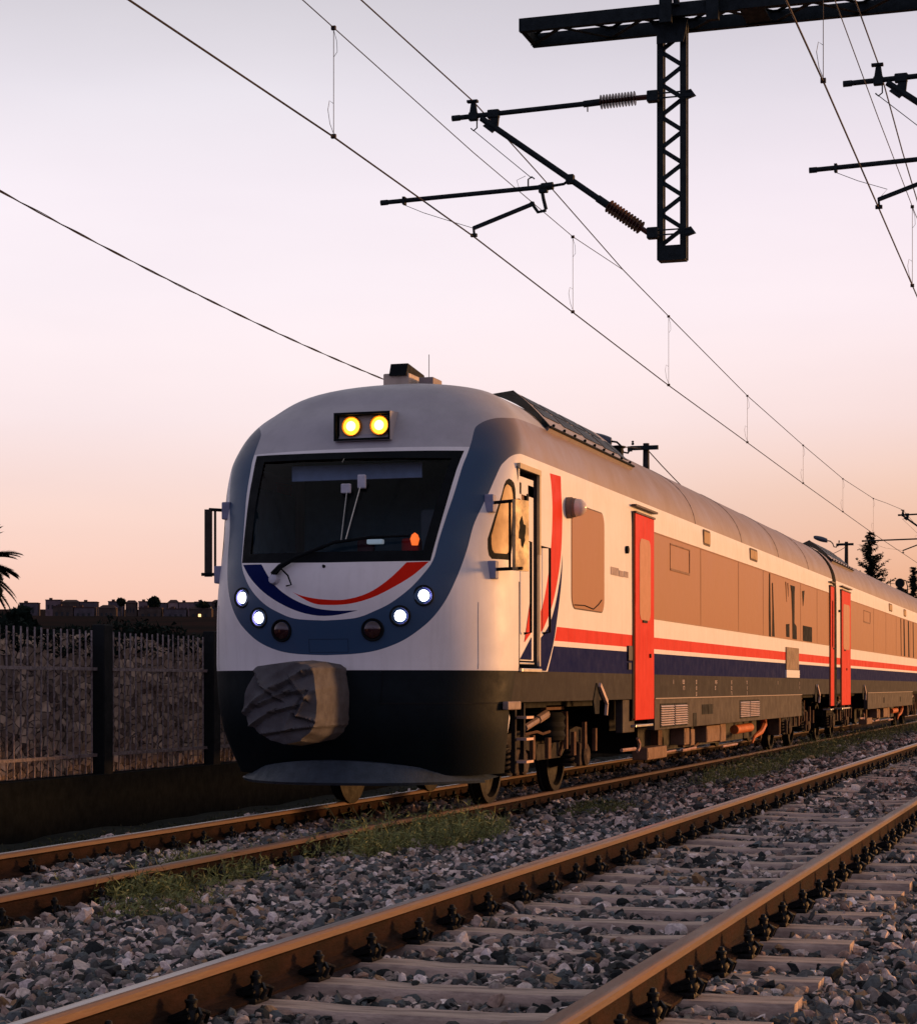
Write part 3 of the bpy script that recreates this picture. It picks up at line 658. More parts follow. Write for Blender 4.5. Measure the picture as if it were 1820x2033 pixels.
for dx in (-.13, .155):
    c = MB(); q = (fx + dx, yf_ + .10, 3.69)
    c.lathe(q, (0, -1, 0), [(0, .10), (.04, .100), (.05, .094), (.045, .086), (.02, .08)], 28); h = part(c, 'top_headlight', mat('amber_rim', (.75, .34, .06), .35, metal=.3), fair, True)
    h2 = MB(); h2.lathe((q[0], q[1] - .02, q[2]), (0, -1, 0), [(0, .08), (.012, .08), (.022, .06), (.028, .03), (.03, .002)], 28)
    h2 = part(h2, 'lens', AMBER, fair, True)
    h3 = MB(); h3.lathe((q[0], q[1] - .046, q[2]), (0, -1, 0), [(0, .048), (.006, .04), (.009, .002)], 24); part(h3, 'bulb', AMBERC, fair, True)

# coupler cover
c = MB(); outl = [(-.48, .96), (-.43, 1.20), (-.34, 1.40), (-.10, 1.43), (.18, 1.425), (.235, 1.38), (.26, 1.20), (.275, 1.05), (.26, .86), (.20, .76), (.10, .69), (-.06, .66), (-.3, .75), (-.43, .87)]
COX = -.03; outl = [(a + COX, b) for a, b in outl]; cx0, cz0 = COX, 1.07
N_ = 120; L = 70; vs = []
FOLDS = [[(-.49, .95), (-.157, 1.19), (.093, 1.32), (.22, 1.36)], [(-.31, 1.04), (-.045, 1.15), (.1, 1.16)], [(-.41, .85), (-.17, .985), (.025, 1.03)], [(-.28, .79), (-.03, .83), (.235, .855)], [(-.367, 1.35), (-.27, 1.215), (-.115, 1.095)], [(.0, 1.25), (.12, 1.1), (.05, .95), (.2, .9)]]
def bag(th_, k):
    # k 0..1 from the front centre to the base
    ang = th_
    best = None
    n = len(outl)
    d = (math.cos(ang), math.sin(ang)); rr_ = .4
    for i in range(n):
        a = (outl[i][0] - cx0, outl[i][1] - cz0); b = (outl[(i + 1) % n][0] - cx0, outl[(i + 1) % n][1] - cz0)
        e = (b[0] - a[0], b[1] - a[1]); den = d[0] * e[1] - d[1] * e[0]
        if abs(den) < 1e-9: continue
        t_ = (a[0] * e[1] - a[1] * e[0]) / den; s_ = (a[0] * d[1] - a[1] * d[0]) / den
        if t_ > 0 and -1e-6 <= s_ <= 1 + 1e-6: rr_ = t_
    return rr_
from mathutils import noise
for j in range(L):
    k = j / (L - 1)
    for i in range(N_):
        th_ = 2 * pi * i / N_; r_ = bag(th_, 0)
        cc, ss = math.cos(th_), math.sin(th_)
        if k < .55:
            f = k / .55; rad_ = r_ * (.90 if cc > .3 else .93) * f; y = 16.60 + .05 * f ** 3
        else:
            f = (k - .55) / .45; rad_ = r_ * ((.90 if cc > .3 else .93) + (.10 if cc > .3 else .07) * min(1, f * 2.2)) * (1 - .12 * max(0, f - .4)); y = 16.65 + f * .85
        x = cx0 + cc * rad_; z = cz0 + ss * rad_
        q = Vector((x * 3.2 + 1.1 * z, y * 1.5, z * 4.2 - 1.4 * x))
        nn = noise.noise(Vector((x * 2.2, y, z * 2.2))); f1 = abs(math.sin((z * .86 - x * .55) * 7.5 + nn * 2.2)); f2 = abs(math.sin((z * .5 + x * .8) * 9 + nn * 3 + 1.1))
        cr = (1 - f1) ** 2.2 * (.8 + .7 * noise.noise(q)); cr2 = (1 - f2) ** 3
        d_ = .030 * cr + .03 * nn
        for F_ in FOLDS:
            for (xa, za), (xb, zb_) in zip(F_, F_[1:]):
                ex, ez = xb - xa, zb_ - za; tt = max(0, min(1, ((x - xa) * ex + (z - za) * ez) / (ex * ex + ez * ez))); dx_, dz_ = x - xa - ex * tt, z - za - ez * tt
                dd_ = math.hypot(dx_, dz_); sgn_ = 1 if (dx_ * -ez + dz_ * ex) > 0 else -1
                d_ += .042 * math.exp(-dd_ / .022) - (.026 * math.exp(-abs(dd_ - .03) / .022) if sgn_ < 0 else 0)
        x += cc * d_ * .35 * min(1, k * 2); z += ss * d_ * .35 * min(1, k * 2)
        if k < .62: y -= d_ * 1.15
        vs.append((x, y, z))
fs = [(j * N_ + i, j * N_ + (i + 1) % N_, (j + 1) * N_ + (i + 1) % N_, (j + 1) * N_ + i) for j in range(L - 1) for i in range(N_)]
c.add(vs, fs); TARP = mat('grey_brown_tarpaulin', (.085, .083, .092), .85, var=.25, vscale=6, bump=.35, bscale=11, spec=.2, dark=(.04, .033, .035))
part(c, 'coupler_cover', TARP, car, True, 'creased grey tarpaulin tied over the coupler')

# plough blade under the skirt
c = MB(); n = 30; vs = []
for i in range(n + 1):
    a = -1 + 2 * i / n; x = a * 1.24; yb = 17.45 + .95 * abs(a) ** 2.6
    h = .20 * (1 - abs(a) ** 2.0) ** .8
    vs += [(x, yb - .03, .315), (x, yb + .10, .315 + h), (x, yb + .45, .33 + h), (x, yb + .0, .29)]
fs = []
for i in range(n):
    a = i * 4; b_ = a + 4
    fs += [(a, b_, b_ + 1, a + 1), (a + 1, b_ + 1, b_ + 2, a + 2), (a, a + 3, b_ + 3, b_)]
c.add(vs, fs); part(c, 'plough', mat('blue_grey_plough', (.045, .062, .085), .5, spec=.3, var=.3, vscale=6, bump=.2, dark=(.02, .03, .04)), car, True)
c = MB(); c.box(-1.15, 1.15, 18.3, 18.9, .38, .98); part(c, 'nose_inner_frame', DARK, car)
# seam on the lower skirt and the little step box
c = MB()
for i in range(40):
    u0 = .2 + .76 * i / 40; u1 = .2 + .76 * (i + 1) / 40
    c.bar(sp(u0, zv(1.045), -.002)[0], sp(u1, zv(1.045), -.002)[0], .010, .014)
part(c, 'skirt_seam', DARK, car)
c = MB()
for i in range(8): c.bar(sp(.205, zv(1.05 + .30 * i / 8), -.001)[0], sp(.205, zv(1.05 + .30 * (i + 1) / 8), -.001)[0], .008, .010)
part(c, 'skirt_seam', RUBBER, car)
SEAM = mat('grey_seam', (.18, .17, .18), .7)
for ua in (.655, -.655):
    c = MB()
    for i in range(14): c.bar(sp(ua, zv(1.36 + .62 * i / 14), -.002)[0], sp(ua, zv(1.36 + .62 * (i + 1) / 14), -.002)[0], .006, .007)
    part(c, 'panel_seam', SEAM, car)
for q4 in ((-.055, .405, .075, .445),):
    c = MB(); L4 = [(q4[0], q4[1]), (q4[2], q4[1]), (q4[2], q4[3]), (q4[0], q4[3]), (q4[0], q4[1])]
    for (a_, b_), (c_, d_2) in zip(L4, L4[1:]):
        for i in range(6): c.bar(sp(a_ + (c_ - a_) * i / 6, b_ + (d_2 - b_) * i / 6, -.001)[0], sp(a_ + (c_ - a_) * (i + 1) / 6, b_ + (d_2 - b_) * (i + 1) / 6, -.001)[0], .005, .006)
    part(c, 'hatch_seam', mat('dark_seam', (.015, .035, .07), .7), car)
c = MB(); c.box(1.44, 1.50, 18.28, 18.72, .98, 1.06, bev=.01); part(c, 'skirt_bracket', mat('worn_bracket', (.28, .2, .17), .6, var=.3), car)

# open cab doorway: recess, door leaf, frame, handrails, steps
c = MB(); c.box(1.15, 1.17, 18.66, 19.36, 1.36, 3.29); part(c, 'doorway_lining', DARK, car)
c = MB(); c.box(1.17, 1.49, 18.63, 18.66, 1.34, 3.3); c.box(1.17, 1.49, 19.36, 19.39, 1.34, 3.3); c.box(1.17, 1.49, 18.63, 19.39, 3.285, 3.30); part(c, 'doorway_side', mat('dark_jamb', (.05, .045, .045), .6), car)
c = MB(); x = 1.47
c.box(1.485, 1.515, 18.635, 19.40, 3.285, 3.335); c.box(1.485, 1.513, 19.345, 19.40, 2.5, 3.285); part(c, 'door_frame', CREAM, car)
c = MB(); c.box(1.485, 1.512, 19.35, 19.385, 1.40, 2.5); part(c, 'door_frame', CHROME, car)
# the leaf
c = MB(); lx0, lx1 = 1.43, 1.478
c.box(lx0, lx1, 18.67, 18.80, 1.45, 3.16); c.box(lx0, lx1, 19.04, 19.235, 1.45, 3.16); c.box(lx0, lx1, 18.80, 19.04, 1.45, 2.45); c.box(lx0, lx1, 18.67, 19.235, 3.05, 3.22)
dl = part(c, 'cab_door', WHITE, car)
c = MB(); c.box(1.445, 1.455, 18.79, 19.05, 2.44, 3.06); part(c, 'door_window', mat('door_glass', (.40, .26, .18), .15, coat=.6, var=.2), dl)
c = MB(); c.box(1.456, 1.484, 18.985, 19.05, 2.44, 3.07); c.box(1.456, 1.484, 18.84, 19.0, 2.44, 2.80); part(c, 'window_gasket', RUBBER, dl)
c = MB(); c.prism([(1.4805, 18.90, 1.63), (1.4805, 19.12, 2.05), (1.4805, 19.12, 1.72)], (.004, 0, 0)); part(c, 'door_red_flash', RED, dl)
c = MB(); c.prism([(1.4805, 18.74, 1.46), (1.4805, 19.15, 1.68), (1.4805, 19.15, 1.46)], (.004, 0, 0)); part(c, 'door_navy_flash', NAVY, dl)
c = MB(); c.box(1.40, 1.53, 18.66, 19.37, 1.34, 1.375, bev=.005); c.box(1.34, 1.47, 18.70, 19.3, 1.415, 1.435, bev=.005); part(c, 'door_step', CHROME, car)
for y_, z0_, z1_ in ((18.83, 1.71, 2.60), (19.535, 1.73, 2.585)):
    c = MB(); c.tube([(1.5, y_ - .02, z0_), (1.565, y_, z0_ + .01), (1.565, y_, z1_ - .01), (1.5, y_ - (.10 if y_ > 19 else .0), z1_)], .013, 8); part(c, 'handrail', RUBBER, car, True)
c = MB(); c.box(1.5, 1.506, 18.64, 18.646, 1.37, 2.2); part(c, 'door_seam', RUBBER, car)

# mirrors
def mirror(sg):
    pa, na = sp(.685 * sg, .873); pb, nb = sp(.734 * sg, .664)
    out = Vector((sg * 1.0, -.32, 0)).normalized(); K_ = 1.0 if sg > 0 else .55
    for p in (pa, pb):
        mpart = MB(); mpart.box(p.x - .045, p.x + .045, p.y - .05, p.y + .05, p.z - .09, p.z + .08, bev=.012)
        if p is pa: part(mpart, 'mirror_bracket', mat('grey_blue_bracket', (.25, .25, .36), .5, var=.2), car)
    m_ = part(mpart, 'mirror_bracket', mat('grey_blue_bracket', (.25, .25, .36), .5, var=.2), car)
    
    c = MB(); c.tube([pa, pa + out * .33 * K_ + Vector((0, 0, .01))], .016, 8); c.tube([pb, pb + out * .33 * K_], .016, 8)
    fa = pa + out * .22 * K_; fb = Vector((fa.x, fa.y, pb.z)); c.tube([fa, fb], .012, 6)
    part(c, 'mirror_arm', RUBBER, m_, True)
    gx = pa.x + out.x * .34 * K_; gy = pa.y + out.y * .34 * K_
    c = MB(); d = Vector((.30 * sg, 1, 0)).normalized() if sg > 0 else Vector((1, .15, 0)).normalized()
    base = Vector((gx, gy, 0)); n2 = Vector((d.y, -d.x, 0)) * .035
    hw_ = .115 if sg > 0 else .035
    a = base - d * hw_; b = base + d * hw_; z0_, z1_ = pb.z - .02, pa.z + .01
    c.prism([a - n2 / 2 + Vector((0, 0, z0_)), b - n2 / 2 + Vector((0, 0, z0_)), b + n2 / 2 + Vector((0, 0, z0_)), a + n2 / 2 + Vector((0, 0, z0_))], (0, 0, z1_ - z0_))
    mm = part(c, 'mirror', mat('worn_cream_mirror', (.60, .38, .17), .45, var=.30, vscale=7, dark=(.05, .035, .03)) if sg > 0 else mat('black_mirror_back', (.03, .025, .02), .5, var=.3), m_, False)
    if sg > 0:
        c = MB(); o_ = n2.normalized() * .0185; pc = base + o_
        for k in range(9):
            aa = 2 * pi * k / 9
        pts = [pc + d * (math.cos(2 * pi * k / 14) * .055 * (1 + .4 * math.sin(k * 2.7))) + Vector((0, 0, (z0_ + z1_) / 2 + .03 + math.sin(2 * pi * k / 14) * .12 * (1 + .3 * math.sin(k * 1.9)))) for k in range(14)]
        c.prism(pts, n2.normalized() * .002); part(c, 'peeled_patch', RUBBER, m_)
mirror(1); mirror(-1)

# side fittings: round lamp, sealed window, doors, panels
def dome_lamp(y, z):
    c = MB(); c.lathe((1.5, y, z), (1, 0, 0), [(0, .112), (.05, .112), (.06, .10), (.09, .10)], 20); h = part(c, 'side_marker_lamp', mat('lamp_base', (.20, .14, .11), .6), car, True)
    c = MB(); c.lathe((1.59, y, z), (1, 0, 0), [(0, .094), (.05, .09), (.08, .07), (.105, .04), (.115, .004)], 20); part(c, 'lamp_dome', mat('frosted_dome', (.72, .58, .50), .35, coat=.5), h, True)
dome_lamp(20.50, 3.06)
def round_rect(y0, y1, z0, z1, r_, x, n=6):
    pts = []
    for cy_, cz_, a0 in ((y1 - r_, z1 - r_, 0), (y0 + r_, z1 - r_, 90), (y0 + r_, z0 + r_, 180), (y1 - r_, z0 + r_, 270)):
        for k in range(n + 1):
            a = math.radians(a0 + 90 * k / n); pts.append((x, cy_ + r_ * math.cos(a), cz_ + r_ * math.sin(a)))
    return pts
def panel(y0, y1, z0, z1, r_, name, m, parent=None, x=1.5, th=.006, gasket=.014, rr=None):
    parent = parent or car; k = (lambda mb, n_, m_, pr: part(mb, n_, m_, pr, False, None, rr or ROOT))
    c = MB(); c.prism(round_rect(y0, y1, z0, z1, r_, x), (th, 0, 0)); o_ = k(c, name, m, parent)
    if gasket:
        c = MB(); a = round_rect(y0 - gasket, y1 + gasket, z0 - gasket, z1 + gasket, r_ + gasket, x - .001); c.prism(a, (th * .5, 0, 0)); k(c, 'gasket', mat('grey_gasket', (.10, .07, .06), .7), o_)
    return o_
wn = panel(20.66, 22.12, 2.03, 3.12, .14, 'sealed_window', BEIGE)
c = MB(); c.tube([(1.509, 20.75, 2.06), (1.51, 21.2, 2.07), (1.51, 21.6, 2.045), (1.51, 21.85, 2.11), (1.51, 21.98, 2.16)], .006, 5); part(c, 'peeling_film_edge', RUBBER, wn)
def red_door(y0, y1, parent, r_, lab=None, step=True):
    pt = lambda mb, n_, m_, pr, s=False: part(mb, n_, m_, pr, s, None, r_)
    c = MB(); c.box(1.5, 1.532, y0, y1, .80, 3.26, bev=.006); d_ = pt(c, 'passenger_door', RED, parent)
    c = MB(); c.box(1.498, 1.515, y0 - .035, y0 - .006, .82, 3.27); c.box(1.498, 1.515, y1 + .006, y1 + .03, .82, 3.27); c.box(1.498, 1.56, y0 - .08, y1 + .10, 3.335, 3.36); c.box(1.5, 1.545, y0 - .02, y1 + .02, 3.262, 3.285); pt(c, 'door_gutter', mat('dark_trim', (.06, .035, .03), .5), d_)
    c = MB(); c.prism(round_rect(y0 + .22, y1 - .22, 2.0, 2.98, .12, 1.532), (.004, 0, 0)); pt(c, 'door_window', mat('door_tan_glass', (.50, .21, .10), .4, spec=.2, var=.1), d_)
    c = MB(); c.box(1.532, 1.545, y0 + .38, y0 + .62, 1.97, 2.0); c.box(1.532, 1.55, y0 + .78, y0 + .82, 1.55, 1.6); pt(c, 'door_handle', RUBBER, d_)
    c = MB(); c.box(1.36, 1.53, y0 + .05, y1 - .05, .715, .745, bev=.005); pt(c, 'foot_step', CHROME, parent)
    return d_
red_door(23.60, 24.66, car, ROOT); red_door(42.02, 42.56, car, ROOT)
c = MB()
c.box(1.5, 1.53, 23.20, 23.27, 2.79, 2.83); c.lathe((1.5, 23.24, 2.80), (1, 0, 0), [(0, .045), (.03, .045), (.035, .03)], 12); part(c, 'door_button', RUBBER, car)
c = MB(); c.box(1.5, 1.53, 23.28, 23.46, 1.50, 1.68, bev=.01); c.box(1.5, 1.52, 23.30, 23.44, 1.40, 1.48); part(c, 'door_lock', mat('dark_lock', (.04, .03, .035), .5), car)
c = MB(); c.box(1.5, 1.503, 22.45, 22.85, 2.47, 2.56); c.box(1.5, 1.503, 22.88, 23.10, 2.47, 2.54); c.box(1.5, 1.503, 23.14, 23.34, 2.475, 2.545); part(c, 'faded_lettering', mat('faded_grey_paint', (.36, .28, .28), .6, var=.3, vscale=12), car)
for y0, y1, z0, z1 in ((28.14, 28.62, 3.215, 3.375), (32.12, 32.8, 3.24, 3.375)):
    panel(y0, y1, z0, z1, .02, 'destination_plate', mat('ochre_plate', (.40, .24, .10), .5, var=.2), gasket=.03, x=1.492, th=.014)
# opening vents in the window band (thin dark outline)
def outline(y0, y1, z0, z1, parent, r_):
    c = MB(); x0, x1, t_ = 1.499, 1.506, .016
    c.box(x0, x1, y0, y1, z1 - t_, z1); c.box(x0, x1, y0, y1, z0, z0 + t_ * 1.8); c.box(x0, x1, y1 - t_, y1, z0 + t_ * 1.8, z1 - t_); c.box(x0, x1 - .002, y0, y0 + t_ * .5, z0 + t_ * 1.8, z1 - t_)
    part(c, 'hopper_window', mat('thin_frame', (.20, .10, .06), .6), parent, False, None, r_)
outline(25.8, 27.1, 2.70, 3.05, car, ROOT)
c = MB(); c.box(1.5, 1.504, 24.75, 42.0, 3.112, 3.124); c.box(1.5, 1.504, 24.75, 42.0, 2.036, 2.048)
for y_ in (27.9, 31.0, 33.4, 37.8, 40.1): c.box(1.5, 1.503, y_, y_ + .012, 2.05, 3.11)
part(c, 'window_band_trim', mat('band_trim', (.30, .16, .10), .5), car)
# near-black gaps in the tan of the window band
DG = mat('streak_black', (.008, .010, .012), .7, spec=.05, var=.1)
streaks = [[(34.05, 3.10), (34.12, 3.10), (34.16, 2.55), (34.22, 2.04), (34.02, 2.04), (34.0, 2.5)], [(34.36, 2.95), (34.42, 2.96), (34.62, 2.05), (34.36, 2.05), (34.40, 2.5)],
        [(36.5, 3.02), (37.05, 3.02), (37.0, 2.9), (36.98, 2.35), (37.25, 2.3), (37.28, 2.06), (36.75, 2.06), (36.72, 2.5), (36.62, 2.9)], [(35.95, 2.30), (36.35, 2.32), (36.36, 2.08), (35.98, 2.08)],
        [(38.1, 2.34), (39.35, 2.34), (39.35, 2.055), (38.1, 2.055)], [(38.02, 2.98), (38.3, 3.0), (38.22, 2.85), (38.12, 2.70)], [(35.9, 3.05), (35.94, 3.05), (36.02, 2.7)], [(36.15, 3.04), (36.2, 3.04), (36.24, 2.8)]]
for L_ in streaks:
    c = MB(); c.prism([(1.5, a, b) for a, b in L_], (.005, 0, 0)); part(c, 'dark_streak', DG, car)
gr = panel(35.9, 37.45, 1.50, 1.90, .01, 'side_grille', mat('brown_grille', (.26, .17, .11), .6, var=.3, bump=.5, bscale=80), gasket=0, th=.02)
c = MB(); c.box(1.5, 1.525, 35.88, 37.5, 1.36, 1.495); c.box(1.525, 1.53, 35.9, 37.5, 1.42, 1.428); part(c, 'grille_sill', WHITE, car)

# lower valance with louvres
def valance(y0, y1, parent, r_, z0=.655, z1=1.045):
    pt = lambda mb, n_, m_, pr, s=False: part(mb, n_, m_, pr, s, None, r_)
    c = MB(); c.box(1.40, 1.497, y0, y1, z0, z1 - .004, bev=.004)
    v_ = pt(c, 'valance', mat('brown_grey_valance', (.050, .038, .034), .65, var=.3, vscale=4, spec=.15, streak=.5, dark=(.035, .028, .026), bump=.1, bscale=30), parent)
    c = MB(); c.box(1.498, 1.508, y0, y1, z1 - .002, z1 + .012); pt(c, 'valance_trim', mat('pale_trim', (.32, .26, .23), .5), v_); return v_
vl = valance(24.86, 37.95, car, ROOT)
SLAT = mat('pale_louvre', (.62, .48, .42), .45, var=.2)
def louvre(y0, y1, z0, z1, parent, r_, n=9):
    for a, b in ((y0, (y0 + y1) / 2 - .04), ((y0 + y1) / 2 + .04, y1)):
        c = MB(); c.box(1.497, 1.503, a - .03, b + .03, z0 - .02, z1 + .02, 0)
        for k in range(n):
            z = z0 + (z1 - z0) * (k + .5) / n; hh = (z1 - z0) / n * .26
            c.add([(1.503, a, z - hh), (1.503, b, z - hh), (1.522, b, z - hh * 1.2), (1.522, a, z - hh * 1.2), (1.503, a, z + hh), (1.503, b, z + hh)], [(0, 1, 2, 3), (3, 2, 5, 4), (0, 3, 4), (1, 5, 2)], 1)
        part(c, 'louvre', [RUBBER, SLAT], parent, False, None, r_)
louvre(25.2, 26.9, .70, .965, vl, ROOT); louvre(31.15, 32.95, .725, .97, vl, ROOT)
for q4 in ((28.0, 28.42, .81, .95), (28.46, 28.85, .81, .95), (27.36, 27.6, .66, .84), (23.55, 23.8, .79, .98)):
    c = MB(); c.box(1.497, 1.502, *q4); part(c, 'valance_opening', RUBBER, vl)
c = MB(); c.box(1.38, 1.47, 23.2, 23.82, .655, 1.045, bev=.01); part(c, 'step_box', mat('brown_grey_valance', (.15, .115, .10)), car)
# small stencilled data marks on the skirt: bars and figures
INK = mat('white_stencil', (.62, .50, .47), .7, var=.3, vscale=25)
def glyphs(y, z, txts, parent, r_, h=.055):
    c = MB(); seg = {'0': 'abcdef', '1': 'bc', '2': 'abged', '3': 'abgcd', '4': 'fgbc', '5': 'afgcd', '7': 'abc', 'P': 'abfeg', 'E': 'adefg', 'F': 'aefg', 'T': 'at'}
    for ri, s_ in enumerate(txts):
        for ci, ch in enumerate(s_):
            yy = y + ci * h * 1.6; zz = z - ri * h * 1.5; w_ = h * 1.2; tt = h * .2
            for k in seg.get(ch, 'abcdef'):
                bx = {'a': (0, w_, h - tt, h), 'd': (0, w_, 0, tt), 'g': (0, w_, h / 2 - tt / 2, h / 2 + tt / 2), 'f': (0, tt * 1.5, h / 2, h), 'e': (0, tt * 1.5, 0, h / 2), 'b': (w_ - tt * 1.5, w_, h / 2, h), 'c': (w_ - tt * 1.5, w_, 0, h / 2), 't': (w_ / 2 - tt, w_ / 2 + tt, 0, h)}[k]
                c.box(1.5, 1.5025, yy + bx[0], yy + bx[1], zz + bx[2], zz + bx[3])
    part(c, 'stencilled_marks', INK, parent, False, None, r_)
for y_, L_ in ((25.95, ['1']), (26.6, ['E3', '17']), (27.55, ['3', '0', '5']), (29.0, ['P5', '3']), (30.35, ['5', '2', '7']), (31.75, ['T', '1', '1']), (34.95, ['1']), (37.6, ['1', '1'])): glyphs(y_, 1.235, L_, car, ROOT)

# roof housing with grilles
def roof_housing(y0, y1, parent, r_, sl=.66):
    pt = lambda mb, n_, m_, pr, s=False: part(mb, n_, m_, pr, s, None, r_)
    def edge(t_, y): # t_ 0 low edge, 1 high edge
        return Vector((1.335 + (.75 - 1.335) * t_, y, 3.90 + (4.385 - 3.90) * t_ + .02 * math.sin(pi * t_)))
    a = edge(0, y0); b = edge(0, y1); c2 = edge(1, y1 + sl * .6); d = edge(1, y0 + sl)
    c = MB(); dn = Vector((-.035, 0, -.05))
    for k in range(6):
        t0_, t1_ = k / 6, (k + 1) / 6
        e4 = [edge(t0_, y0 + sl * t0_), edge(t0_, y1 + sl * .6 * t0_), edge(t1_, y1 + sl * .6 * t1_), edge(t1_, y0 + sl * t1_)]; c.add(e4 + [e4[0] + dn, e4[1] + dn, e4[2] + dn, e4[3] + dn], [(0, 1, 2, 3), (0, 4, 5, 1), (3, 2, 6, 7), (0, 3, 7, 4), (1, 5, 6, 2)]); h = pt(c, 'roof_housing', mat('pale_roof_panel', (.36, .31, .30), .5, var=.15, streak=.2), parent)
    # dark cheek under the front edge
    c = MB(); e2 = Vector((.55, y0 + .55, 4.05)); 
    for k in range(10):
        t0_, t1_ = k / 10, (k + 1) / 10
        def fp(t_):
            p_ = surf(np.array(2.5), np.array(1.372 + .36 * t_)); q_ = nrm(np.array(2.5), np.array(1.372 + .36 * t_)) * .01
            return Vector((float(p_[0] + q_[0]), y0 - .02 + .10 * t_ ** 1.3, float(p_[2] + q_[2])))
        ch = lambda t_: edge(t_, y0 + sl * t_) + Vector((0, -.01, .012))
        c.add([fp(t0_), fp(t1_), ch(t1_), ch(t0_)], [(0, 1, 2, 3)])
    c.tube([a, b], .014, 6); pt(c, 'housing_edge', RUBBER, h)
    n = (b - a).cross(d - a).normalized(); n = n if n.z > 0 else -n
    def P(s_, t_):
        yy0 = y0 + sl * t_; yy1 = y1 + sl * .6 * t_; return edge(t_, yy0 + (yy1 - yy0) * s_)
    G = mat('black_grille', (.012, .014, .016), .5, var=.2); 
    for s0_, s1_, t0, t1 in [(.05, .22, .30, .60), (.05, .22, .65, .93), (.25, .45, .26, .58), (.25, .45, .63, .94), (.48, .68, .22, .56), (.48, .68, .61, .94), (.71, .88, .2, .56), (.71, .88, .61, .9), (.90, .985, .12, .6)]:
        c = MB(); q = [P(s0_, t0) + n * .004, P(s1_, t0) + n * .004, P(s1_, t1) + n * .004, P(s0_, t1) + n * .004]; c.prism(q, n * .004)
        pt(c, 'roof_grille', G, h)
    c = MB()
    for s_ in np.linspace(.05, .97, 9): c.lathe(P(s_, .06), n, [(0, .018), (.02, .016), (.03, .004)], 6)
    pt(c, 'roof_bolt', RUBBER, h)
roof_housing(20.42, 24.4, car, ROOT)
c = MB(); c.lathe((.62, 26.6, 4.15), (0, 0, 1), [(0, .08), (.24, .08), (.25, .11), (.27, .11), (.28, .05)], 14); part(c, 'exhaust_stub', RUBBER, car)
c = MB(); c.box(-.36, -.07, 20.0, 20.5, 4.22, 4.47, bev=.015); hn = part(c, 'horn_base', mat('cream_base', (.5, .4, .32), .5, var=.2), car)
c = MB(); c.prism([(-.28, 19.96, 4.44), (-.28, 20.62, 4.44), (-.28, 20.55, 4.52), (-.28, 20.02, 4.57)], (.19, 0, 0)); part(c, 'horn', RUBBER, hn)
c = MB(); c.box(.0, .16, 20.1, 20.4, 4.3, 4.43, bev=.01); an = part(c, 'aerial_base', mat('grey_box', (.25, .2, .19), .6), car)
c = MB(); c.tube([(.08, 20.2, 4.42), (.08, 20.2, 4.68)], .004, 5); part(c, 'aerial', RUBBER, an)
c = MB(); c.lathe((-.86, 20.2, 4.22), (0, 0, 1), [(0, .03), (.05, .035), (.07, .01)], 8); part(c, 'roof_knob', RUBBER, car)
# panel joints on the roof
c = MB()
for y_ in (27.6, 31.4, 35.2, 39.0):
    pts = [(float(q_[0]), y_, float(q_[2])) for q_ in [surf(np.array(2.5), np.array(v_)) + nrm(np.array(2.5), np.array(v_)) * .001 for v_ in np.linspace(VW, 1.95, 12)]]
    c.tube(pts, .006, 4)
part(c, 'roof_joint', mat('roof_joint', (.15, .11, .10), .7), car)
# end wall and gangway
def endwall(y, parent, r_):
    c = MB(); pts = [(float(surf(np.array(2.5), np.array(v_))[0]) - .01, y, float(surf(np.array(2.5), np.array(v_))[2])) for v_ in vr]
    pts = pts + [(-a, b, d_) for a, b, d_ in pts[::-1]]
    c.prism(pts, (0, .03, 0)); part(c, 'end_wall', SLATE, parent, False, None, r_)
endwall(42.58, car, ROOT)
c = MB()
for k in range(7):
    y_ = 42.66 + k * .095
    prf = [(float(surf(np.array(2.5), np.array(v_))[0]) - (.05 if k % 2 else .0), y_, float(surf(np.array(2.5), np.array(v_))[2]) + (-.03 if k % 2 else .01)) for v_ in [zv(.85)] + vr]
    prf[0] = (prf[0][0], y_, .80); prf += [(-a, b, d_) for a, b, d_ in prf[::-1]]
    o_ = len(c.v); c.v += prf
    if k:
        n_v = len(prf); c.f += [(o_ - n_v + i, o_ - n_v + i + 1, o_ + i + 1, o_ + i) for i in range(n_v - 1)]; c.m += [0] * (n_v - 1)
part(c, 'gangway_bellows', RUBBER, car, True)

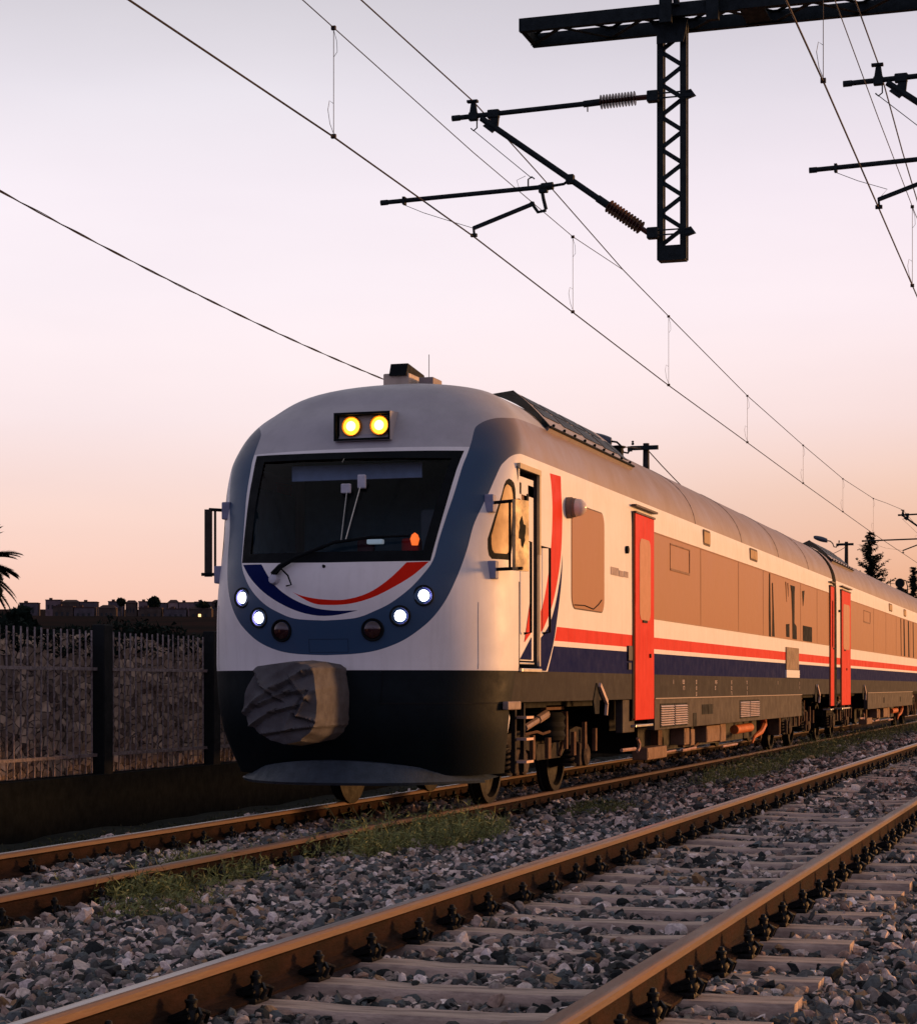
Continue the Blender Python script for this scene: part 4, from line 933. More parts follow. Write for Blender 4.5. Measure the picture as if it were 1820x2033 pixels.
# bogies
def bogie(yc, parent, r_, wb=2.63):
    pt = lambda mb, n_, m_, pr, s=False: part(mb, n_, m_, pr, s, None, r_)
    c = MB()
    for s_ in (-1, 1):
        x = s_ * 1.02
        pts = [(x, yc - 1.75, .62), (x, yc - 1.2, .66), (x, yc - .7, .60), (x, yc - .5, .50), (x, yc + .5, .50), (x, yc + .7, .60), (x, yc + 1.2, .66), (x, yc + 1.75, .62)]
        for a, b in zip(pts, pts[1:]): c.bar(a, b, .12, .17)
    c.box(-1.0, 1.0, yc - .22, yc + .22, .42, .62, bev=.02); c.box(-1.0, 1.0, yc - 1.8, yc - 1.7, .55, .68); c.box(-1.0, 1.0, yc + 1.7, yc + 1.8, .55, .68)
    b_ = pt(c, 'bogie', IRON, parent)
    for dy in (-wb / 2, wb / 2):
        c = MB(); y_ = yc + dy
        c.tube([(-.9, y_, .42), (.9, y_, .42)], .075, 12)
        for s_ in (-1, 1):
            x = s_ * .7525
            c.lathe((x - s_ * .062, y_, .42), (s_, 0, 0), [(0, .448), (.028, .446), (.032, .424), (.125, .419), (.13, .36), (.07, .34), (.06, .16), (.16, .13), (.18, .11)], 36)
        pt(c, 'wheelset', mat('wheel_iron', (.014, .011, .010), .7, metal=.1, spec=.2, var=.3, vscale=14, bump=.2, dark=(.008, .007, .006)), b_, True)
        for s_ in (-1, 1):
            c = MB(); x = s_ * 1.02; c.box(x - .13, x + .13, y_ - .19, y_ + .19, .29, .56, bev=.03); c.lathe((x + s_ * .12, y_, .42), (s_, 0, 0), [(0, .13), (.04, .13), (.06, .09)], 14)
            pt(c, 'axle_box', mat('axle_box_iron', (.055, .036, .028), .8, metal=.2, var=.4, vscale=12, bump=.4, bscale=30, dark=(.03, .02, .018)), b_)
            for d2 in (-.30, .30):
                c = MB(); pts = [(x + .075 * math.cos(a), y_ + d2 + .075 * math.sin(a), .33 + .27 * a / (2 * pi * 5)) for a in np.linspace(0, 2 * pi * 5, 70)]
                c.tube(pts, .017, 5); c.lathe((x, y_ + d2, .30), (0, 0, 1), [(0, .11), (.03, .11)], 12); pt(c, 'coil_spring', IRON, b_, True)
    for s_ in (-1, 1):
        c = MB(); x = s_ * 1.17; c.lathe((s_ * 1.0, yc, .62), (0, 0, 1), [(0, .24), (.05, .26), (.10, .24), (.15, .26), (.20, .24), (.25, .26), (.30, .22)], 18); pt(c, 'air_spring', RUBBER, b_, True)
        c = MB(); c.tube([(x + s_ * .08, yc - 1.58, .78), (x + s_ * .08, yc - 1.05, .86)], .035, 8); c.tube([(x + s_ * .08, yc - 1.1, .855), (x + s_ * .08, yc - .75, .91)], .048, 8); pt(c, 'damper', mat('tan_damper', (.30, .20, .15), .5, var=.3), b_, True)
        for dy_, z0_, z1_, w_ in ((-1.25, .45, .70, .05), (-.65, .44, .66, .07), (.12, .52, .93, .04), (.45, .44, .70, .06), (.95, .5, .8, .05), (1.45, .46, .72, .05)): 
            c = MB(); c.box(x + s_ * .06 - .02, x + s_ * .06 + .02, yc + dy_, yc + dy_ + w_ * 1.6, z0_, z1_); pt(c, 'brake_hanger', RUSTY, b_)
        c = MB()
        c.tube([(x, yc - 1.3, .71), (x + .02 * s_, yc - .9, .73), (x, yc - .6, .70), (x, yc - .3, .72)], .016, 6); c.tube([(x, yc + .2, .93), (x, yc + .25, .6), (x, yc + .1, .45)], .018, 6)
        c.box(x - .03, x + .03, yc - .55, yc + .2, .95, 1.0)
        pt(c, 'brake_rigging', RUSTY, b_)
    return b_
def ladder(y0, y1, parent, r_, z0=.36, z1=1.04):
    pt = lambda mb, n_, m_, pr, s=False: part(mb, n_, m_, pr, s, None, r_)
    c = MB(); c.box(1.36, 1.40, y0, y0 + .05, z0, z1); c.box(1.36, 1.40, y1 - .05, y1, z0, z1)
    l_ = pt(c, 'step_ladder', IRON, parent)
    c = MB()
    for z in (.47, .69, .90): c.box(1.36, 1.50, y0 + .05, y1 - .05, z - .012, z + .012)
    pt(c, 'rung', mat('worn_rung', (.60, .42, .36), .4, metal=.4, var=.3), l_)
bogie(21.31, car, ROOT); bogie(40.0, car, ROOT); ladder(18.86, 19.22, car, ROOT)
def spear(y, parent, r_):
    c = MB(); c.prism([(1.49, y - .12, 1.05), (1.49, y + .02, 1.24), (1.49, y + .16, 1.05), (1.49, y + .14, .9), (1.49, y - .05, .9)], (.02, 0, 0)); f_ = part(c, 'jacking_notch', DARK, parent, False, None, r_)
    c = MB(); c.bar((1.53, y + .08, 1.22), (1.53, y + .42, 1.02), .03, .05); c.bar((1.53, y + .42, 1.02), (1.52, y + .42, .88), .03, .04); part(c, 'lifting_lever', mat('pale_lever', (.58, .42, .36), .5, var=.25), f_, False, None, r_)
spear(21.72, car, ROOT); spear(39.85, car, ROOT)
# equipment hung between the bogies
ORG = mat('faded_orange_pipe', (.55, .14, .035), .6, var=.25); TAN = mat('tan_equipment', (.20, .11, .068), .7, spec=.2, var=.3, vscale=9, bump=.15, dark=(.14, .08, .05))
def underframe(parent, r_, s0_):
    pt = lambda mb, n_, m_, s=False: part(mb, n_, m_, parent, s, None, r_)
    c = MB(); c.box(-1.1, 1.1, s0_ - .9, s0_ + 12.9, .66, 1.04); pt(c, 'underframe', DARK)
    c = MB(); c.box(-.9, .9, s0_ + 1.6, s0_ + 11.8, .30, .66); pt(c, 'underfloor_tank', mat('sooty_tank', (.02, .018, .018), .7, var=.3))
    for y0_, y1_, z0_, z1_, m_ in ((0.0, 1.2, .275, .43, TAN), (2.38, 2.72, .40, .63, TAN), (2.84, 3.12, .38, .61, TAN), (4.03, 5.08, .39, .63, TAN), (5.14, 5.6, .37, .64, TAN), (11.0, 11.16, .34, .66, RUSTY)):
        c = MB(); c.box(1.18, 1.38, s0_ + y0_, s0_ + y1_, z0_, z1_, bev=.012); c.box(1.2, 1.385, s0_ + y0_ + .03, s0_ + y1_ - .03, z0_ + .03, z1_ - .05); pt(c, 'equipment_box', m_)
    c = MB(); c.tube([(1.30, s0_ + 6.8, .52), (1.30, s0_ + 8.3, .53)], .072, 14); c.tube([(1.30, s0_ + 8.3, .53), (1.30, s0_ + 8.42, .53)], .05, 10); pt(c, 'orange_cylinder', ORG, True)
    c = MB(); c.tube([(1.34, s0_ + 9.45, .66), (1.34, s0_ + 9.5, .55), (1.34, s0_ + 9.2, .44), (1.34, s0_ + 8.5, .37), (1.34, s0_ + 8.3, .27)], [.055, .06, .05, .03, .015], 8); pt(c, 'curved_pipe', ORG, True)
    c = MB(); c.tube([(1.36, s0_ + 5.4, .295), (1.36, s0_ + 6.7, .30)], .018, 6); c.tube([(1.3, s0_ + 1.26, .33), (1.3, s0_ + 2.15, .335)], .014, 6); c.tube([(1.3, s0_ + 2.6, .32), (1.3, s0_ + 3.6, .33)], .02, 6)
    c.tube([(1.35, s0_ - 1.32, .44), (1.35, s0_ - .6, .437)], .022, 6); c.tube([(1.35, s0_ - .45, .56), (1.35, s0_ - .33, .50), (1.35, s0_ - .36, .43), (1.35, s0_ - .45, .40)], .02, 6); pt(c, 'brake_pipe', mat('pinkish_pipe', (.45, .26, .2), .5, var=.3), True)
    c = MB(); c.box(1.1, 1.2, s0_ + 1.5, s0_ + 1.75, .38, .62); pt(c, 'hanger', RUSTY); c = MB(); c.box(1.1, 1.18, s0_ + 10.2, s0_ + 10.3, .3, .64); pt(c, 'hanger', RUSTY); c = MB(); c.box(1.1, 1.18, s0_ + 3.3, s0_ + 3.45, .34, .5); pt(c, 'hanger', RUSTY); c = MB(); c.bar((1.25, s0_ + 3.6, .33), (1.25, s0_ + 4.1, .40), .04); pt(c, 'hanger', RUSTY)
underframe(car, ROOT, 24.98)
for q4 in ((18.9, 23.6), (37.5, 42.4)):
    c = MB(); c.box(-1.2, 1.2, q4[0], q4[1], .98, 1.05); part(c, 'floor_pan', DARK, car)

# ---------------- second car
R2 = Vector((CX, 43.24, RZ)); car2 = empty('passenger_carriage', R2, 'second white, tan and grey carriage coupled behind the railcar by black bellows', 'train car')
BV = []; BN = []; BF = []; BM = []
straight(43.24, 45.7, False, BV, BN, BF, BM, 43.24); straight(45.7, 68.0, True, BV, BN, BF, BM, 43.24)
me = bpy.data.meshes.new('body'); b2 = bpy.data.objects.new('body', me); COL.objects.link(b2); b2.parent = car2
me.from_pydata(BV, [], BF)
for x in (WHITE, SILVER, SLATE, NAVY, RED, SKIRT, BLACKP, RUBBER, SLATE, BEIGE, ROOFG): me.materials.append(x)
me.polygons.foreach_set('material_index', [(10 if m_ == 8 else m_) for m_ in BM]); me.polygons.foreach_set('use_smooth', [True] * len(BF)); orient(me, BN); me.normals_split_custom_set_from_vertices(BN); me.update()
endwall(43.25, car2, R2); endwall(67.96, car2, R2)
red_door(43.9, 45.5, car2, R2); outline(48.4, 49.8, 2.71, 3.0, car2, R2)
for y0, y1 in ((54.5, 55.3), (58.75, 59.4)): panel(y0, y1, 3.225, 3.37, .02, 'destination_plate', MATS['ochre_plate'], car2, x=1.492, th=.014, gasket=.03, rr=R2)
v2 = valance(49.3, 61.5, car2, R2); c = MB(); c.box(1.497, 1.502, 53.0, 53.3, .78, .92); c.box(1.497, 1.502, 57.5, 57.8, .78, .92); part(c, 'valance_opening', RUBBER, v2, False, None, R2)
c = MB(); c.box(1.5, 1.504, 45.72, 67.9, 3.112, 3.124); c.box(1.5, 1.504, 45.72, 67.9, 2.036, 2.048)
for y_ in (50.6, 53.6, 56.4, 60.9): c.box(1.5, 1.503, y_, y_ + .014, 2.05, 3.11)
part(c, 'window_band_trim', MATS['band_trim'], car2, False, None, R2)
for y_, w_ in ((57.7, .25), (58.6, .5), (60.0, .5), (61.6, .35)):
    c = MB(); c.prism([(1.5, y_, 3.1), (1.5, y_ + w_ * .5, 3.1), (1.5, y_ + w_, 2.06), (1.5, y_ + .1, 2.06)], (.005, 0, 0)); part(c, 'dark_streak', DG, car2, False, None, R2)
roof_housing(43.9, 47.8, car2, R2); bogie(46.6, car2, R2); bogie(65.0, car2, R2); underframe(car2, R2, 50.2); spear(48.2, car2, R2)
c = MB(); c.box(1.5, 1.53, 43.55, 43.62, 2.78, 2.83); part(c, 'door_button', RUBBER, car2, False, None, R2)
for q4 in ((43.3, 49.3), (61.5, 67.9)):
    c = MB(); c.box(-1.2, 1.2, q4[0], q4[1], .98, 1.05); part(c, 'floor_pan', DARK, car2, False, None, R2)
# ---------------------------------------------------------------- overhead line
YP = 21.3
def lattice(mb, a, b, du, dv, leg, lace, n):
    # square lattice member from a to b; du, dv half-width vectors
    a = Vector(a); b = Vector(b); du = Vector(du); dv = Vector(dv)
    C4 = [du + dv, -du + dv, -du - dv, du - dv]
    for k in C4: mb.bar(a + k, b + k, leg, leg, up=(1, 0, 0) if abs((b - a).normalized().z) > .9 else (0, 0, 1))
    for f in range(4):
        p, q = C4[f], C4[(f + 1) % 4]
        for i in range(n):
            s_, e_ = a.lerp(b, i / n), a.lerp(b, (i + 1) / n)
            if i % 2: p_, q_ = q, p
            else: p_, q_ = p, q
            mb.bar(s_ + p_ * .96, e_ + q_ * .96, lace, lace * .35, up=(1, 0, 0) if abs((b - a).normalized().z) > .9 else (0, 0, 1))
def insulator(mb, a, b, r_, n, core=.022):
    a = Vector(a); b = Vector(b); L = (b - a).length; prof = []
    for i in range(n):
        h0 = L * i / n; st = L / n
        prof += [(h0, core), (h0 + st * .35, core), (h0 + st * .45, r_), (h0 + st * .6, r_ * .96), (h0 + st * .72, core)]
    prof.append((L, core)); mb.lathe(a, b - a, prof, 16)
# portal: two parallel channels with lacing, carried by a post beyond the right edge
pe = empty('portal_beam', (-6, YP, 8.1), 'dark steel lattice portal beam crossing the top right of the picture', 'beam')
def pb(mb, name, m, par, smooth=False):
    mb.v = [(p[0] - par_loc.x, p[1] - par_loc.y, p[2] - par_loc.z) for p in mb.v]; return mb.build(name, m, par, smooth)
par_loc = Vector((-6, YP, 8.1))
X0, X1 = -5.99, 3.9
for y_ in (YP - .12, YP + .42):
    c = MB(); c.box(X0, X1, y_, y_ + .012, 8.10, 8.24); c.box(X0, X1, y_ + .012, y_ + .07, 8.10, 8.112); c.box(X0, X1, y_ + .012, y_ + .07, 8.228, 8.24); pb(c, 'channel', STEEL, pe)
c = MB(); n = 22
for i in range(n):
    xa = X0 + (X1 - X0) * i / n; xb = X0 + (X1 - X0) * (i + 1) / n; ya, yb = (YP - .06, YP + .44) if i % 2 else (YP + .44, YP - .06)
    c.bar((xa, ya, 8.118), (xb, yb, 8.118), .05, .008); c.bar((xa, ya, 8.222), (xb, yb, 8.222), .05, .008)
c.bar((X0 + .03, YP - .1, 8.17), (X0 + .03, YP + .45, 8.17), .06, .12)
pb(c, 'lacing', STEEL, pe)
c = MB()
for xg in (-4.47, -3.6, -1.8, -.1, 1.6): c.box(xg, xg + .26, YP - .08, YP + .44, 8.112, 8.13); c.prism([(xg, YP - .14, 8.1), (xg + .5, YP - .14, 8.1), (xg + .4, YP - .14, 8.30), (xg + .1, YP - .14, 8.30)], (0, .012, 0)) if xg > -4 and xg < -3 else None
pb(c, 'gusset_plate', STEEL, pe)
c = MB(); lattice(c, (4.0, YP + .15, -.9), (4.0, YP + .15, 8.5), (.14, 0, 0), (0, .14, 0), .05, .03, 26); pb(c, 'portal_post', STEEL, pe)
c = MB(); c.tube([(-3.62, YP - .15, 8.3), (-3.66, YP - .15, 8.8)], .05, 8); c.tube([(-4.25, YP - .15, 8.2), (-4.32, YP - .15, 8.8)], .035, 8); c.box(-4.43, -4.30, YP - .2, YP - .13, 8.02, 8.38); c.box(-3.93, -3.80, YP - .2, YP - .13, 8.0, 8.4); pb(c, 'beam_clamp', STEEL, pe)

def cantilever(yp, dx, xend_top, xend_reg, xw, lab, mirror_lace=False, group='overhead line cantilevers', zoff=0, flip=1, detail=True):
    # hanging lattice post and the arms that hold the wires; dx moves the whole set sideways
    xm = -4.354 + dx; hwm = .125
    pst = empty('drop_post', (xm, yp, 5.57 + zoff), lab[0], 'post', 'lattice drop posts')
    gl = globals(); gl['par_loc'] = Vector((xm, yp, 5.57 + zoff))
    c = MB(); z0, z1 = 5.57 + zoff, 7.98 + zoff
    for sx_ in (-1, 1):
        for sy_ in (-1, 1): c.box(xm + sx_ * hwm - .034, xm + sx_ * hwm + .034, yp + .15 + sy_ * .045 - .02, yp + .15 + sy_ * .045 + .02, z0, z1 + .14)
    pb(c, 'post_leg', STEEL, pst)
    c = MB(); n = 13
    for i in range(n):
        za = z0 + .15 + (z1 - z0 - .15) * i / n; zb = z0 + .15 + (z1 - z0 - .15) * (i + 1) / n; s_ = 1 if i % 2 else -1
        c.bar((xm + s_ * hwm, yp + .15 - .05, za), (xm - s_ * hwm, yp + .15 - .05, zb), .046, .012, up=(0, 1, 0))
    pb(c, 'post_lacing', STEEL, pst)
    c = MB(); c.box(xm - hwm - .02, xm + hwm + .02, yp + .15 - .075, yp + .15 + .075, z0 - .01, z0 + .15); pb(c, 'end_plate', STEEL, pst)
    c = MB(); c.prism([(xm - hwm - .02, yp, z1 - .02), (xm - hwm - .09, yp, z1 + .13), (xm + hwm + .07, yp, z1 + .13), (xm + hwm + .02, yp, z1 - .12), (xm - hwm - .02, yp, z1 - .12)], (0, .012, 0)); pb(c, 'end_plate', STEEL, pst)
    ct = empty('cantilever', (xm, yp, 5.84 + zoff), lab[1], 'bracket', group); gl['par_loc'] = Vector((xm, yp, 5.84 + zoff))
    zt = 7.30 + zoff; zb = 5.84 + zoff; xl = xm - hwm - .04
    xd = -6.37 + dx; 
    # top arm
    c = MB(); c.tube([(xend_top, yp, 7.255 + zoff), (xl - .66, yp, 7.29 + zoff)], .028, 12); c.tube([(xend_top, yp, 7.255 + zoff), (xend_top + .09, yp, 7.256 + zoff)], .033, 12); c.tube([(xl - .78, yp, 7.285 + zoff), (xl - .60, yp, 7.292 + zoff)], .036, 10); c.box(xl - .74, xl - .73, yp - .01, yp + .01, 7.20 + zoff, 7.27 + zoff)
    pb(c, 'top_tube', STEEL, ct, True)
    c = MB(); insulator(c, (xl - .60, yp, 7.29 + zoff), (xl - .20, yp, 7.30 + zoff), .078, 12); c.tube([(xl - .2, yp, 7.30 + zoff), (xl - .08, yp, 7.30 + zoff)], .03, 8); pb(c, 'insulator', CERAM, ct, True)
    for zz in (zt, zb):
        c = MB(); c.box(xl - .08, xl + .04, yp - .05, yp + .05, zz - .06, zz + .06, bev=.012)
        c.box(xl, xm + hwm + .1, yp - .01, yp + .0, zz + .02, zz + .035); c.box(xl, xm + hwm + .1, yp - .01, yp + .0, zz - .03, zz - .015); c.prism([(xm + hwm + .05, yp, zz - .05), (xm + hwm + .15, yp, zz - .02), (xm + hwm + .10, yp, zz + .05), (xm + hwm + .03, yp, zz + .03)], (0, .05, 0)); pb(c, 'post_clamp', STEEL, ct)
    # diagonal stay
    A = Vector((xl - .06, yp, zb)); B = Vector((xd, yp, 7.17 + zoff)); d = (B - A).normalized()
    c = MB(); c.tube([A + d * .62, B + d * .10], .033, 12); c.tube([A + d * .56, A + d * .70], .042, 10); pb(c, 'diagonal_tube', STEEL, ct, True)
    c = MB(); insulator(c, A + d * .10, A + d * .56, .075, 12); c.tube([A, A + d * .12], .028, 8); pb(c, 'insulator', CERAM, ct, True)
    c = MB(); xh = xd + .06; c.prism([(xh - .07, yp - .02, 7.30 + zoff), (xh + .07, yp - .02, 7.30 + zoff), (xh + .05, yp - .02, 7.12 + zoff), (xh - .02, yp - .02, 7.06 + zoff), (xh - .12, yp - .02, 7.14 + zoff), (xh - .03, yp - .02, 7.2 + zoff)], (0, .04, 0)); c.box(xh - .065, xh + .065, yp - .035, yp + .035, 7.22 + zoff, 7.31 + zoff, bev=.01); pb(c, 'hinge_clamp', STEEL, ct)
    # messenger saddle
    c = MB(); c.box(xw - .05, xw + .05, yp - .035, yp + .035, 7.21 + zoff, 7.30 + zoff, bev=.01); c.prism([(xw - .045, yp - .015, 7.28 + zoff), (xw + .045, yp - .015, 7.28 + zoff), (xw + .025, yp - .015, 7.42 + zoff), (xw - .02, yp - .015, 7.44 + zoff)], (0, .03, 0)); c.box(xw - .07, xw + .05, yp - .03, yp + .03, 7.41 + zoff, 7.435 + zoff)
    c.tube([(xw + .04, yp, 7.21 + zoff), (xw + .04, yp, 7.13 + zoff), (xw + .0, yp, 7.10 + zoff), (xw - .03, yp, 7.13 + zoff)], .008, 6); pb(c, 'wire_saddle', STEEL, ct)
    # registration tube
    C0 = A.lerp(B, .485) ; rx = C0.x - .17 * flip
    c = MB(); c.tube([(xend_reg, yp, 6.385 + zoff), (rx - .13, yp, 6.425 + zoff)], .026, 12); c.tube([(xend_reg, yp, 6.385 + zoff), (xend_reg + .08, yp, 6.386 + zoff)], .031, 12); c.tube([(rx - .15, yp, 6.425 + zoff), (rx - .02, yp, 6.43 + zoff)], .042, 10); c.tube([(rx - .02, yp, 6.43 + zoff), (rx + .1, yp, 6.44 + zoff), (C0.x, yp, C0.z)], .016, 8); c.box(C0.x - .045, C0.x + .045, yp - .04, yp + .04, C0.z - .05, C0.z + .05, bev=.01)
    c.box(xend_reg + .26, xend_reg + .29, yp - .035, yp + .035, 6.345 + zoff, 6.43 + zoff); c.tube([(rx - .30, yp, 6.4 + zoff), (rx - .30, yp, 6.52 + zoff), (rx - .26, yp, 6.545 + zoff), (rx - .23, yp, 6.52 + zoff)], .009, 6); pb(c, 'registration_tube', STEEL, ct, True)
    # steady arm
    xs_ = rx - .13; c = MB(); c.tube([(xs_ - .02, yp, 6.42 + zoff), (xs_, yp, 6.30 + zoff), (xs_ + .03, yp, 6.18 + zoff)], .020, 8); c.tube([(xs_ + .03, yp, 6.17 + zoff), (xs_ - .06, yp, 6.155 + zoff), (xs_ - .14, yp, 6.27 + zoff)], .018, 8); c.box(xs_ - .05, xs_ + .05, yp - .03, yp + .03, 6.36 + zoff, 6.45 + zoff, bev=.01); pb(c, 'drop_bracket', STEEL, ct, True)
    c = MB(); c.bar((xs_ - .10, yp, 6.255 + zoff), (xw, yp, 6.03 + zoff), .032, .040); c.bar((xw, yp, 6.045 + zoff), (xw + .01, yp, 5.95 + zoff), .022, .022); c.box(xw - .03, xw + .04, yp - .02, yp + .02, 5.935 + zoff, 5.97 + zoff); pb(c, 'steady_arm', STEEL, ct)
    c = MB(); c.tube([(xend_reg + .27, yp, 6.345 + zoff), (xend_reg + .5, yp, 6.24 + zoff), (xend_reg + .8, yp, 6.13 + zoff), (xw, yp, 6.03 + zoff)], .0035, 5); pb(c, 'stay_wire', WIRE, ct)
    c = MB(); c.tube([(xw - .03, yp, 7.13 + zoff), (rx - .26, yp, 6.53 + zoff)], .0045, 5); c.tube([(rx - .33, yp, 6.56 + zoff), (rx - .43, yp, 6.52 + zoff), (rx - .40, yp, 6.42 + zoff)], .003, 5); pb(c, 'hanger_wire', WIRE, ct)
cantilever(YP, 0, -6.785, -7.617, -6.54, ('lattice post hanging from the portal beam above the train track', 'complete cantilever with brown insulators left of the hanging lattice post'))
cantilever(YP, 4.37, -2.53, -2.88, -2.17, ('lattice post hanging from the portal beam outside the right edge', 'cantilever cut off by the right edge, tubes ending beside the near track wire'))
cantilever(71.5, 0, -6.62, -7.85, -6.45, ('distant lattice post beyond the right edge, behind the second carriage', 'small distant cantilever above the conifer, far end of the wire span'), zoff=-.33)
c = MB(); lattice(c, (-3.9, 71.65, -.9), (-3.9, 71.65, 8.2), (.14, 0, 0), (0, .14, 0), .05, .03, 26); mp_ = c.build('portal_post', STEEL, None, loc=(-3.9, 71.65, -.9)); tag(mp_, 'distant lattice mast carrying the far cantilever beyond the right edge', 'mast')

def interp_line(pts, n=1):
    return [Vector(p) for p in pts]
def wire(name, pts, r_, lab, cat, group=None, m=WIRE):
    c = MB(); c.tube(pts, r_, 6, cap=True); o_ = c.build(name, m, None, True, loc=pts[0]); return tag(o_, lab, cat, group), Vector(pts[0])
def cz(y):  return float(np.interp(y, [0, 13, 17, 21.3, 31.8, 39.3, 47, 54.5, 62, 71.5], [5.85, 5.87, 5.935, 5.94, 5.79, 5.74, 5.68, 5.64, 5.60, 5.60]))
XWC = lambda y: -6.54 + (y - 21.3) * .0018
ys_ = [-20, 0, 8, 13, 17, 19, 21.3, 23.5, 25.7, 28.6, 31.8, 35.5, 39.3, 43, 47, 50.7, 54.5, 58, 62, 66.5, 71.5, 80, 100, 125]
cwp = [(XWC(y), y, cz(y) if y > 0 else 5.85) for y in ys_]
cw, cl = wire('contact_wire', cwp, .0085, 'thick lower wire over the train track, touching the cantilever steady arm', 'wire', 'contact wires')
mz = {0: 7.55, 8: 7.50, 13: 7.44, 17: 7.39, 21.3: 7.42, 24: 7.28, 28.6: 7.0, 31.8: 6.89, 39.3: 6.65, 47: 6.56, 54.5: 6.52, 62: 6.66, 66: 6.86, 71.5: 7.10}
mk = sorted(mz); mf = lambda y: float(np.interp(y, mk, [mz[k] for k in mk]))
mw, ml = wire('messenger_wire', [(XWC(y), y, mf(y)) for y in [-25, 0, 8, 13, 17, 21.3, 24, 26.5, 28.6, 31.8, 35, 39.3, 43, 47, 51, 54.5, 58, 62, 66, 71.5]] + [(-6.4, 90, 6.6), (-6.4, 120, 6.9)], .0075, 'upper bearer wire over the train track, resting on the complete cantilever', 'wire', 'messenger wires')
# stitch wire slung under the messenger either side of the support
sw, sl_ = wire('stitch_wire', [(XWC(y), y, z) for y, z in ((4, 7.3), (10, 7.05), (14, 6.96), (17.05, 6.917), (21.3, 6.86), (25.68, 6.863), (28.6, 7.0))], .005, 'thin stitch wire slung between the two wires beside the complete cantilever', 'wire')
def dropper(y, z1, x=None, zc=None, par=None, pl=None, loop=True):
    x = XWC(y) if x is None else x; z0 = cz(y) if zc is None else zc; gl = globals(); gl['par_loc'] = pl
    c = MB(); c.tube([(x, y, z0), (x, y, z1)], .0035, 5)
    if loop:
        L = [(x - .0, y, z0 + .30), (x - .04, y, z0 + .33), (x - .055, y, z0 + .25), (x - .035, y, z0 + .12), (x, y, z0 + .03)]; c.tube(L, .0028, 5)
        L = [(x, y, z1 - .02), (x + .03, y, z1 - .12), (x + .035, y, z1 - .22), (x + .005, y, z1 - .26)]; c.tube(L, .0025, 5)
    c.box(x - .022, x + .022, y - .015, y + .015, z0 - .012, z0 + .025); c.box(x - .02, x + .02, y - .015, y + .015, z1 - .02, z1 + .015)
    pb(c, 'dropper', WIRE, par)
dropper(17.05, 6.917, par=cw, pl=cl); dropper(25.68, 6.863, par=cw, pl=cl)
for y in (31.8, 39.3, 47, 54.5, 62, 79): dropper(y, mf(y) if y < 72 else 6.9, par=cw, pl=cl)
dropper(9, 7.08, par=cw, pl=cl)
# near track wires
X2 = lambda y: -2.17
c2w, c2l = wire('contact_wire', [(-2.17, y, z) for y, z in ((-20, 6.0), (0, 6.0), (9, 5.99), (17, 6.0), (21.3, 5.95), (31, 5.82), (45, 5.72), (71, 5.68), (120, 5.8))], .0085, 'thick lower wire at the top right, crossing in front of the portal beam', 'wire', 'contact wires')
wire('messenger_wire', [(-2.17, y, z) for y, z in ((-20, 7.7), (0, 7.55), (10, 7.5), (17, 7.40), (21.3, 7.43), (24, 7.2), (28.6, 6.95), (39, 6.7), (54, 6.55), (71, 7.2), (120, 7))], .0075, 'upper wire at the top right, resting on the cut-off cantilever', 'wire', 'messenger wires')
wire('stitch_wire', [(-2.17, y, z) for y, z in ((4, 7.3), (10, 7.05), (17.05, 6.93), (21.3, 6.87), (25.7, 6.86), (28.6, 6.95))], .005, 'thin stitch wire at the top right, running between the two wires there', 'wire')
dropper(16.9, 6.93, x=-2.17, zc=6.0, par=c2w, pl=c2l); dropper(25.3, 6.86, x=-2.17, zc=5.89, par=c2w, pl=c2l)

# ---------------------------------------------------------------- lamp posts and their cable, left of the train
def lamp_post(y, top, lab):
    gl = globals(); e = empty('lamp_post', (-10.5, y, -.7), lab, 'lamp post', 'lamp posts beyond the train'); gl['par_loc'] = Vector((-10.5, y, -.7))
    c = MB(); c.lathe((-10.5, y, -.7), (0, 0, 1), [(0, .16), (top * .6 + .4, .11), (top + .7, .075)], 10); pb(c, 'pole', mat('dark_wood_pole', (.03, .028, .028), .8, var=.3), e, True)
    c = MB(); c.box(-10.5 - .36, -10.5 + .32, y - .16, y - .07, top - .17, top - .07); pb(c, 'crossarm', STEEL, e)
    c = MB(); c.lathe((-10.80, y - .15, top - .05), (0, 0, 1), [(0, .02), (.03, .04), (.06, .02), (.09, .035), (.11, .01)], 8); c.box(-10.92, -10.82, y - .2, y - .1, top - .2, top - .08); pb(c, 'pin_insulator', STEEL, e, True)
    c = MB(); c.tube([(-10.86, y - .14, top - .14), (-10.92, y - .16, top - .24), (-11.02, y - .2, top - .22), (-11.06, y - .25, top - .08), (-11.16, y - .3, top + .02), (-11.35, y - .35, top + .05)], .025, 8); pb(c, 'lamp_arm', STEEL, e, True)
    c = MB(); vs = []; n = 9
    for i in range(n + 1):
        t_ = i / n; w_ = .12 * math.sin(pi * min(1, .12 + t_ * .88)) ** .6 * (1 if t_ < .97 else .6); x = -11.28 - .60 * t_; zc_ = top + .04 + .17 * t_
        for k in range(8):
            a = 2 * pi * k / 8; vs.append((x, y - .35 + w_ * math.cos(a), zc_ + w_ * .55 * math.sin(a) + .05 * math.sin(a)))
    fs = [(i * 8 + k, i * 8 + (k + 1) % 8, (i + 1) * 8 + (k + 1) % 8, (i + 1) * 8 + k) for i in range(n) for k in range(8)] + [tuple(range(7, -1, -1)), tuple(n * 8 + k for k in range(8))]
    c.add(vs, fs); pb(c, 'lamp_head', mat('grey_lamp_head', (.07, .085, .11), .4, coat=.3, var=.2), e, True)
lamp_post(48.5, 6.92, 'closer lamp post with its grey lamp head above the railcar roof')
lamp_post(89.6, 7.32, 'farther lamp post with lamp and crossarm, left of the tall conifer')
